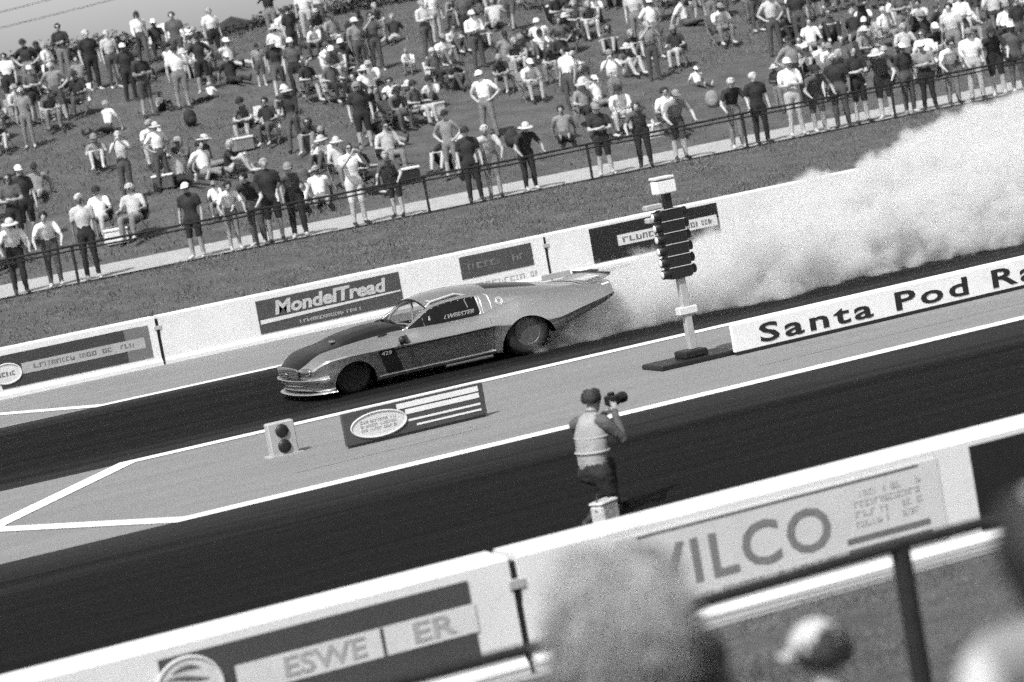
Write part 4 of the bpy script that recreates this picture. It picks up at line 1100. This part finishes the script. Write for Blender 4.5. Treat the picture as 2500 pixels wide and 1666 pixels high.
for a in [(40, 655, 'leaning on the rail', 'white', 'black'), (120, 640, 'leaning on the rail', 'white', 'dark grey'), (205, 622, 'standing', 'pale grey', 'black'), (445, 568, 'standing', 'black', 'black'), (535, 558, 'leaning on the rail', 'white', 'mid grey'), (585, 545, 'leaning on the rail', 'black', 'dark grey'), (628, 536, 'standing', 'black', 'black'),
          (680, 520, 'leaning on the rail', 'dark grey', 'black'), (818, 492, 'raising a phone', 'white', 'white'), (905, 478, 'leaning on the rail', 'dark grey', 'black'), (1085, 440, 'standing', 'black', 'black'), (1130, 430, 'leaning on the rail', 'pale grey', 'mid grey'), (1215, 415, 'leaning on the rail', 'black', 'black'), (1385, 380, 'arms folded', 'black', 'black'),
          (1475, 360, 'leaning on the rail', 'dark grey', 'black'), (1560, 345, 'leaning on the rail', 'mid grey', 'dark grey'), (1690, 318, 'leaning on the rail', 'black', 'mid grey'), (1745, 308, 'standing', 'black', 'black'), (1825, 290, 'arms folded', 'white', 'pale grey'), (1880, 280, 'leaning on the rail', 'dark grey', 'dark grey'), (1930, 272, 'standing', 'black', 'dark grey'),
          (1975, 262, 'arms folded', 'black', 'black'), (2030, 250, 'leaning on the rail', 'dark grey', 'black'), (2085, 240, 'standing', 'black', 'dark grey'), (2130, 232, 'arms folded', 'mid grey', 'black'), (2190, 222, 'leaning on the rail', 'white', 'mid grey'), (2240, 212, 'standing', 'white', 'pale grey'), (2290, 200, 'leaning on the rail', 'black', 'black'), (2335, 192, 'standing', 'dark grey', 'dark grey')]:
    spec_person(*a, rail=True, face=rc.gauss(-.25, .2))
# the rest of the crowd: clusters with open grass between them
open_grass = [(430, 320, 150, 55), (560, 455, 110, 38), (960, 345, 120, 42), (1210, 300, 75, 40), (330, 500, 60, 40), (1720, 175, 130, 40), (1050, 240, 60, 22), (1600, 270, 60, 30), (730, 445, 60, 22), (1900, 120, 60, 25), (180, 345, 70, 30)]
taken = [(c['x'], project(c['o'].location)[1]/K) for c in crowd]
def try_place(x, y, md):
    for (cx, cy, rx, ry) in open_grass:
        if ((x-cx)/rx)**2+((y-cy)/ry)**2 < 1: return False
    for (a, b) in taken:
        if (x-a)**2+((y-b)*1.5)**2 < md*md: return False
    return True
tries = 0
while len(crowd) < 298 and tries < 30000:
    tries += 1
    x = rc.uniform(-160, 2420); rail_y = 622-x*.1976
    v = rc.random()**1.15
    top_y = max(-10, 190-x*.150)
    y = top_y+(rail_y-top_y)*v if rail_y > top_y else top_y
    far_up = (rail_y-y)/max(1, rail_y-top_y)
    dens = .25+.75*max(0, mnoise.noise((x*.006, y*.012, 5.0))*1.4+.35+.5*(far_up-.4)+(.3 if x > 1250 else 0))
    if rc.random() > dens or not try_place(x, y, 33-10*far_up): continue
    p = foot(x, y)
    if p is None or p.y < 60.6 or p.y > 90: continue
    near_rail = p.y < 63
    pose = rc.choices(list(POSES), weights=[1.3, .8, .6, .6, 0, .6, 3.0, 2.2, 3.0, 2.2])[0]
    top = rc.choices(list(TONES), weights=[3.2, 1.8, 1.6, 2.6, 4.0])[0]
    sz = rc.uniform(.55, .75) if rc.random() < .10 else None
    spec_person(x, y, pose, top, size=sz); taken.append((x, y))
ORD = ['first', 'second', 'third', 'fourth', 'fifth', 'sixth', 'seventh', 'eighth', 'ninth', 'tenth', 'eleventh', 'twelfth']
def zone(c):
    if c.get('rail'): return 'at the rail'
    return 'above the path' if c['Y'] < 64 else 'low on bank' if c['Y'] < 70 else 'halfway up bank' if c['Y'] < 77 else 'high on bank'
def describe(c):
    hd = {'cap': c['head'][1].replace('mid ', '')+' cap', 'sunhat': 'sunhat', 'none': c['hair'][1]+' hair'}[c['head'][0]]
    return ('child ' if c['small'] else 'person ')+('standing' if c['pose'] == 'leaning on the rail' and 0 else c['pose'])+', '+c['top']+' top, '+hd
def finish_labels(items, fn, cat, grp):
    d = {}
    for c in items: d.setdefault(fn(c), []).append(c)
    for k, cs in d.items():
        cs.sort(key=lambda c: c['x'])
        for i, c in enumerate(cs):
            lab = k if len(cs) == 1 else k+', '+(ORD[i] if i < 12 else 'last')+' from left'
            tag(c['o'], lab, cat, grp)
finish_labels(crowd, lambda c: describe(c)+', '+zone(c), 'person', 'spectators on the far bank')
finish_labels(chairs, lambda c: c['tone']+' folding chair under a spectator in '+c['top']+', '+zone(c), 'chair', 'folding chairs on the far bank')

# bags, cool boxes, gazebos, bushes on and behind the bank
def cool_box(x, y, tone, lab):
    p = foot(x, y); t = empty('cool_box', (p.x, p.y, gz(p.y)-.02), rc.uniform(-.5, .5)); tag(t, lab, 'cool box', 'cool boxes on the bank')
    MB().box((-.26, -.17, 0), (.26, .17, .30), bev=.02).build('tub', M_tops[tone], t); MB().box((-.275, -.185, .302), (.275, .185, .36), bev=.015).build('lid', M_tops['white'], t)
    MB().tube([(-.28, 0, .24), (-.28, 0, .40), (.28, 0, .40), (.28, 0, .24)], .012, 6).build('handle', M_midprint, t)
for a in [(1000, 268, 'white', 'white cool box beside a spectator with knees up'), (380, 432, 'dark grey', 'dark cool box on the open grass by reclining spectators'), (560, 345, 'mid grey', 'grey cool box next to hunched chair sitter'), (1500, 318, 'white', 'white cool box near the seated white top above the rail'), (940, 420, 'black', 'black cool box low on the bank by the path'), (270, 560, 'white', 'white cool box between two seated spectators in pale tops')]: cool_box(*a)
def rucksack(x, y, tone, lab):
    p = foot(x, y); t = empty('rucksack', (p.x, p.y, gz(p.y)-.02), rc.uniform(-.8, .8)); tag(t, lab, 'bag', 'bags on the grass')
    MB().ball((0, 0, .23), (.19, .14, .25), 14, 10).build('pack', M_tops[tone], t); MB().ball((0, -.12, .16), (.13, .07, .12), 12, 8).build('pocket', M_tops[tone], t)
    MB().tube([(-.05, .02, .46), (-.03, .03, .53), (.03, .03, .53), (.05, .02, .46)], .012, 6).build('handle', M_black, t)
for a in [(440, 290, 'black', 'black rucksack alone on the open grass patch'), (700, 430, 'dark grey', 'dark rucksack on grass above the rail'), (1180, 340, 'black', 'black rucksack below the white top with hands on hips'), (1640, 250, 'mid grey', 'grey rucksack on the grass right of the crowd middle'), (890, 372, 'black', 'black rucksack beside reclining dark spectator')]: rucksack(*a)
def gazebo(X, Y, tone, w, lab, top):
    t = empty('gazebo', (X, Y, gz(Y)), .1); tag(t, lab, 'gazebo', 'gazebos along the crest'); h = top-gz(Y)-.8
    for sx in (-1, 1):
        for sy in (-1, 1): MB().tube([(sx*w/2, sy*w/2, -.2), (sx*w/2, sy*w/2, h)], .025, 6).build('leg', M_midprint, t)
    a = w/2+.05; r = MB().add([(-a, -a, h), (a, -a, h), (a, a, h), (-a, a, h), (0, 0, h+.8), (-a, -a, h-.28), (a, -a, h-.28), (a, a, h-.28), (-a, a, h-.28)],
        [(0, 1, 4), (1, 2, 4), (2, 3, 4), (3, 0, 4), (5, 6, 1, 0), (6, 7, 2, 1), (7, 8, 3, 2), (8, 5, 0, 3)]).build('canopy', M_tops[tone], t)
for a in [(372, 85, 'white', 2.6, 'white gazebo on the skyline of the bank'), (530, 70, 'black', 3.0, 'black gazebo on the crest of the bank'), (690, 58, 'white', 2.8, 'white gazebo behind standing white tops at the crest'), (150, 145, 'dark grey', 3.0, 'dark gazebo at the crest beside bushes'), (800, 40, 'black', 3.2, 'black gazebo near the top of the frame')]:
    p = at_y(a[0]*K, (a[1]-32)*K, 99); gazebo(p.x, 99, *a[2:], top=p.z)
def bush(X, Y, w, h, lab, seed):
    t = empty('bush', (X, Y, gz(Y)-.1)); tag(t, lab, 'bush', 'bushes behind the crest'); q = random.Random(seed); mb = MB(); vs = []; fs = []
    lobes = [(q.uniform(-w*.4, w*.4), q.uniform(-w*.25, w*.25), q.uniform(.35, .8)*h, q.uniform(.28, .5)*w*.6) for _ in range(9)]
    for _ in range(2600):
        lx, ly, lz, lr = q.choice(lobes); d = Vector((q.gauss(0, 1), q.gauss(0, 1), q.gauss(0, 1))).normalized()*lr*q.uniform(.55, 1.08)
        c = Vector((lx, ly, lz))+d; 
        if c.z < .15: continue
        a = Vector((q.gauss(0, 1), q.gauss(0, 1), q.gauss(0, .6))).normalized()*q.uniform(.06, .12); b = a.cross(Vector((q.gauss(0, 1), q.gauss(0, 1), q.gauss(0, 1)))).normalized()*q.uniform(.04, .08)
        n = len(vs); vs += [c-a, c+b, c+a, c-b]; fs.append((n, n+1, n+2, n+3))
    zm = max(v.z for v in vs); vs = [Vector((v.x, v.y, v.z*h/zm)) for v in vs]
    mb.add(vs, fs).build('crown', mat('bush_leaf', .022, .6, var=.4, scale=3), t)
    st = MB()
    for lx, ly, lz, lr in lobes[:6]: st.tube([(lx*.15, ly*.15, -.2), (lx*.6, ly*.6, lz*.55), (lx, ly, lz*.7)], [.07, .045, .02], 6)
    st.build('trunk', mat('bark', .05, .9, var=.3), t)
BUSH = ['dark round bush at the edge of the skyline', 'small dark bush second along the skyline hedge', 'tall dark bush below the overhead cables', 'dark bush on the skyline before the white gazebo', 'wide dark bush under the white skyline gazebo', 'broad dark bush just past the white gazebo', 'dark bush beside the black gazebo on the crest', 'low dark bush beyond the black gazebo', 'dark bush touching the second white gazebo', 'dark bush where the skyline leaves the frame', 'last dark bush along the crest at the top edge']
for i in range(11):
    x = -10+i*88; yb = 92+(i*7 % 3)*.8; p = at_y(x*K, (float(np.interp(x, [0, 150, 310, 450, 565, 680, 760, 900], [118, 104, 74, 76, 58, 20, -5, -30]))-rc.uniform(-6, 10))*K, yb)
    bush(p.x, yb, rc.uniform(4.6, 6.0), p.z-gz(yb)+.25, BUSH[i], 40+i)

# ------------------------------------------------------------------ people near the camera and on the track
def big_person(label, j, loc, rz, scale, top, bot, skin, hair, sleeves='short', legs='long', headgear=None, voxel=.012, shades=False, haircol='dark', head_pitch=0.0):
    me, fr_ = human_mesh('person', j, voxel=voxel, target=0, sleeves=sleeves, legs=legs, fingers=True, smooth=4, head_pitch=head_pitch)
    o = bpy.data.objects.new('person', me); col.objects.link(o); o.location = loc; o.rotation_euler = (0, 0, rz); o.scale = (scale,)*3
    slot(o, SK, M_skins[skin]); slot(o, TOP, top); slot(o, BOT, bot); slot(o, SHOE, M_shoe)
    tag(o, label, 'person')
    def child(me_, m, nm):
        c = bpy.data.objects.new(nm, me_); col.objects.link(c); c.parent = o; slot(c, 0, m); return c
    if hair: child(hair_mesh(fr_, hair), M_hairs[haircol], 'hair')
    if headgear: child(cap_mesh(fr_, headgear[0], headgear[2]), headgear[1], headgear[2])
    if shades: child(shades_mesh(fr_), M_lens, 'sunglasses')
    return o, fr_
def strands(frame, n, length, spread, m, parent, seed, name='hair', curl=.022, scalp=.094):
    """loose wavy hair: many fine tapered locks rooted on the scalp"""
    hc, up, fr, X = frame; q = random.Random(seed); mb = MB()
    for _ in range(n):
        p = math.acos(q.uniform(-.35, 1)); t = q.uniform(0, 2*math.pi)
        d = up*math.cos(p)+X*(math.sin(p)*math.cos(t))-fr*(math.sin(p)*math.sin(t))
        if d.dot(fr) > .55 and p > .9: continue
        pos = hc+up*.035+Vector((d.x, d.y, d.z))*scalp; vel = (d*.55-up*.45).normalized() if d.dot(up) < .6 else (Vector((d.x, d.y, 0))+up*.08+X*q.uniform(-.3, .3)+fr*q.uniform(-.3, .3)).normalized(); pts = []; ph = q.uniform(0, 6.3); am = curl*q.uniform(.5, 1.3)
        L = length*q.uniform(.6, 1.1); st = L/9
        for i in range(10):
            pts.append(pos+X*(am*math.sin(ph+i*1.1)*min(1, i/3))+fr*(am*math.cos(ph*1.7+i*.9)*min(1, i/3)))
            vel = (vel*.80+Vector((d.x*spread, d.y*spread, 0))*.16-up*.26).normalized(); pos = pos+vel*st
        mb.tube(pts, [.0042]*8+[.003, .0012], 4, caps=False)
    o = mb.build(name, m, parent); tag(o, kind='stuff'); return o
# photographer kneeling on the near lane
kn = J(pel=(0,.05,.46), wai=(0,.05,.60), che=(0,.0,.81), nec=(0,-.05,.985), hea=(0,-.12,1.12), shoL=(.185,-.02,.92), elbL=(.25,-.17,.72), wriL=(.07,-.36,.95), hanL=(.03,-.42,1.0), shoR=(-.185,-.02,.92), elbR=(-.27,-.14,.73), wriR=(-.09,-.31,.98), hanR=(-.05,-.37,1.03),
       hipL=(.09,.04,.45), kneL=(.14,-.38,.46), ankL=(.14,-.36,.085), toeL=(.15,-.54,.035), hipR=(-.09,.05,.45), kneR=(-.12,-.04,.065), ankR=(-.12,.36,.09), toeR=(-.12,.48,.05))
ph, fr_ = big_person('photographer kneeling on the near lane in pale vest and dark trousers', kn, (10.12, 23.2, .01), math.radians(118), .95, M_tops['dark grey'], M_bots['black'], 1, 'short', sleeves='long', haircol='dark')
vest = MB()
jn = kn
for a_, b_, ra, rb in ((jn['wai']+V(0, 0, -.05), jn['che'], .158, .182), (jn['che'], jn['nec'].lerp(jn['che'], .45), .182, .16)): capsule(vest, a_, ra, b_, rb, 0, .72, V(1, 0, 0), 20)
vest.build('vest', mat('pale_vest', .30, .8, var=.2, scale=6, bump=.4, bscale=15), ph)
for z_ in (.66, .80): MB().tube([(.182*math.cos(q*math.pi/14), .035-(z_-.6)*.22+.134*math.sin(q*math.pi/14), z_) for q in range(28)], .012, 5, closed=True).build('vest_band', M_greyprint, ph)
cm = empty('camera_body', (0, 0, 0)); cm.parent = ph; cm.name = 'photo_camera'
cb = MB().box((-.075, -.46, 1.02), (.075, -.38, 1.12), bev=.012).box((-.03, -.45, 1.12), (.03, -.39, 1.15), bev=.008).build('camera_case', M_black, cm)
MB().lathe([(.045, -.0), (.05, -.02), (.05, -.08), (.056, -.10), (.056, -.15), (.05, -.155)], 18, 'Y', (0, -.46, 1.065)).build('lens', M_black, cm)
bag = empty('camera_bag', (9.95, 22.8, .01), .5); bag.scale = (.75, .75, .75); tag(bag, 'pale square camera bag beside the kneeling photographer', 'bag')
MB().box((-.17, -.10, 0), (.17, .10, .27), bev=.025).build('case', M_tops['pale grey'], bag); MB().box((-.175, -.105, .272), (.175, .105, .31), bev=.015).build('flap', M_tops['pale grey'], bag)
MB().tube([(-.17, 0, .2), (-.1, 0, .40), (.1, 0, .40), (.17, 0, .2)], .012, 6).build('strap', M_black, bag)

def stand(x, y, d, label, **k):
    """a spectator on the near bank: pixel of the crown of the head, distance from the size of the head"""
    return None
st = POSES['standing']; hips = POSES['hands on hips']
# fair-haired spectator in a dark jacket
p = CAMP+ray(1398*K, 1236*K)*6.35
g = gz(p.y); s_ = (p.z-g-.035)/1.76
j2 = dict(st); j2['hea'] = st['hea']+V(0, -.01, 0)
fp, fr_ = big_person('spectator with tousled fair hair and dark jacket close to the camera', j2, (p.x, p.y, g), math.radians(172), s_, M_tops['black'], M_bots['dark grey'], 0, None, sleeves='long')
sc_ = MB(); hc, up_h, ff_, XX = fr_
MB().ball(hc+up_h*.03-ff_*.01, (.092, .108, .098), 18, 12).build('hair_base', M_hairs['fair'], fp)
strands(fr_, 3200, .24, .16, mat('hair_blonde', .27, .5, var=.5, scale=60), fp, 5, curl=.015)
# seated spectator in a pale cap
p = CAMP+ray(1862*K, 1424*K)*8.7
g = gz(p.y); s_ = (p.z-g)/1.265
big_person('seated spectator in pale cap and black top beyond the near fence post', dict(POSES['in folding chair']), (p.x, p.y, g), math.radians(196), s_, M_tops['black'], M_bots['dark grey'], 0, 'short', headgear=('peak', M_tops['pale grey'], 'cap'), haircol='dark')
tag(add_chair((p.x, p.y, g), math.radians(196), 'black', s_), 'black folding chair under the seated spectator in pale cap', 'chair')
# dark-haired spectator just beyond the fair-haired one
p = CAMP+ray(1592*K, 1432*K)*7.6
g = gz(p.y); s_ = (p.z-g)/1.775
big_person('dark-haired spectator in black jacket just beyond the fair-haired one', dict(st), (p.x, p.y, g), math.radians(183), s_, M_tops['black'], M_bots['dark grey'], 0, 'long', sleeves='long', haircol='dark')
# dark-haired spectator cut by the frame edge
p = CAMP+ray(2400*K, 1090*K)*5.0
g = gz(p.y); s_ = (p.z-g)/1.78
rp, fr_ = big_person('dark-haired spectator in sleeveless grey top at the frame edge', dict(hips), (p.x, p.y, g), math.radians(170), s_, M_tops['mid grey'], M_bots['mid grey'], 0, 'long', sleeves='none', haircol='dark')

# ------------------------------------------------------------------ grass blades (uncountable: one object for each bank)
def blades(name, n, xr, yr, hgt, wid, seed, label):
    q = random.Random(seed); vs = []; fs = []
    for _ in range(n):
        y = q.uniform(*yr); x = q.uniform(*xr); z = gz(y)-.02; k = .6+.8*max(0, mnoise.noise((x*.7, y*.7, 2.0))+.4)
        h = hgt*q.uniform(.5, 1.2)*k; a = q.uniform(0, math.pi); w = wid*q.uniform(.6, 1.3); lx, ly = q.gauss(0, .45)*h, q.gauss(0, .45)*h; i = len(vs)
        vs += [(x-w*math.cos(a), y-w*math.sin(a), z), (x+w*math.cos(a), y+w*math.sin(a), z), (x+lx*.4+w*.5*math.cos(a), y+ly*.4+w*.5*math.sin(a), z+h*.6), (x+lx, y+ly, z+h)]
        fs += [(i, i+1, i+2), (i, i+2, i+3)]
    o = MB().add(vs, fs).build(name, M_blade); tag(o, label, 'grass', kind='stuff')
blades('grass', 60000, (1.0, 15.0), (7.0, 17.9), .07, .004, 1, 'short grass on the near spectator bank')
blades('grass', 60000, (5, 45), (48.0, 56.9), .10, .012, 2, 'short grass between far barrier and spectator fence')
blades('grass', 90000, (8, 62), (60.3, 91), .11, .016, 3, 'trampled grass on the far spectator bank')
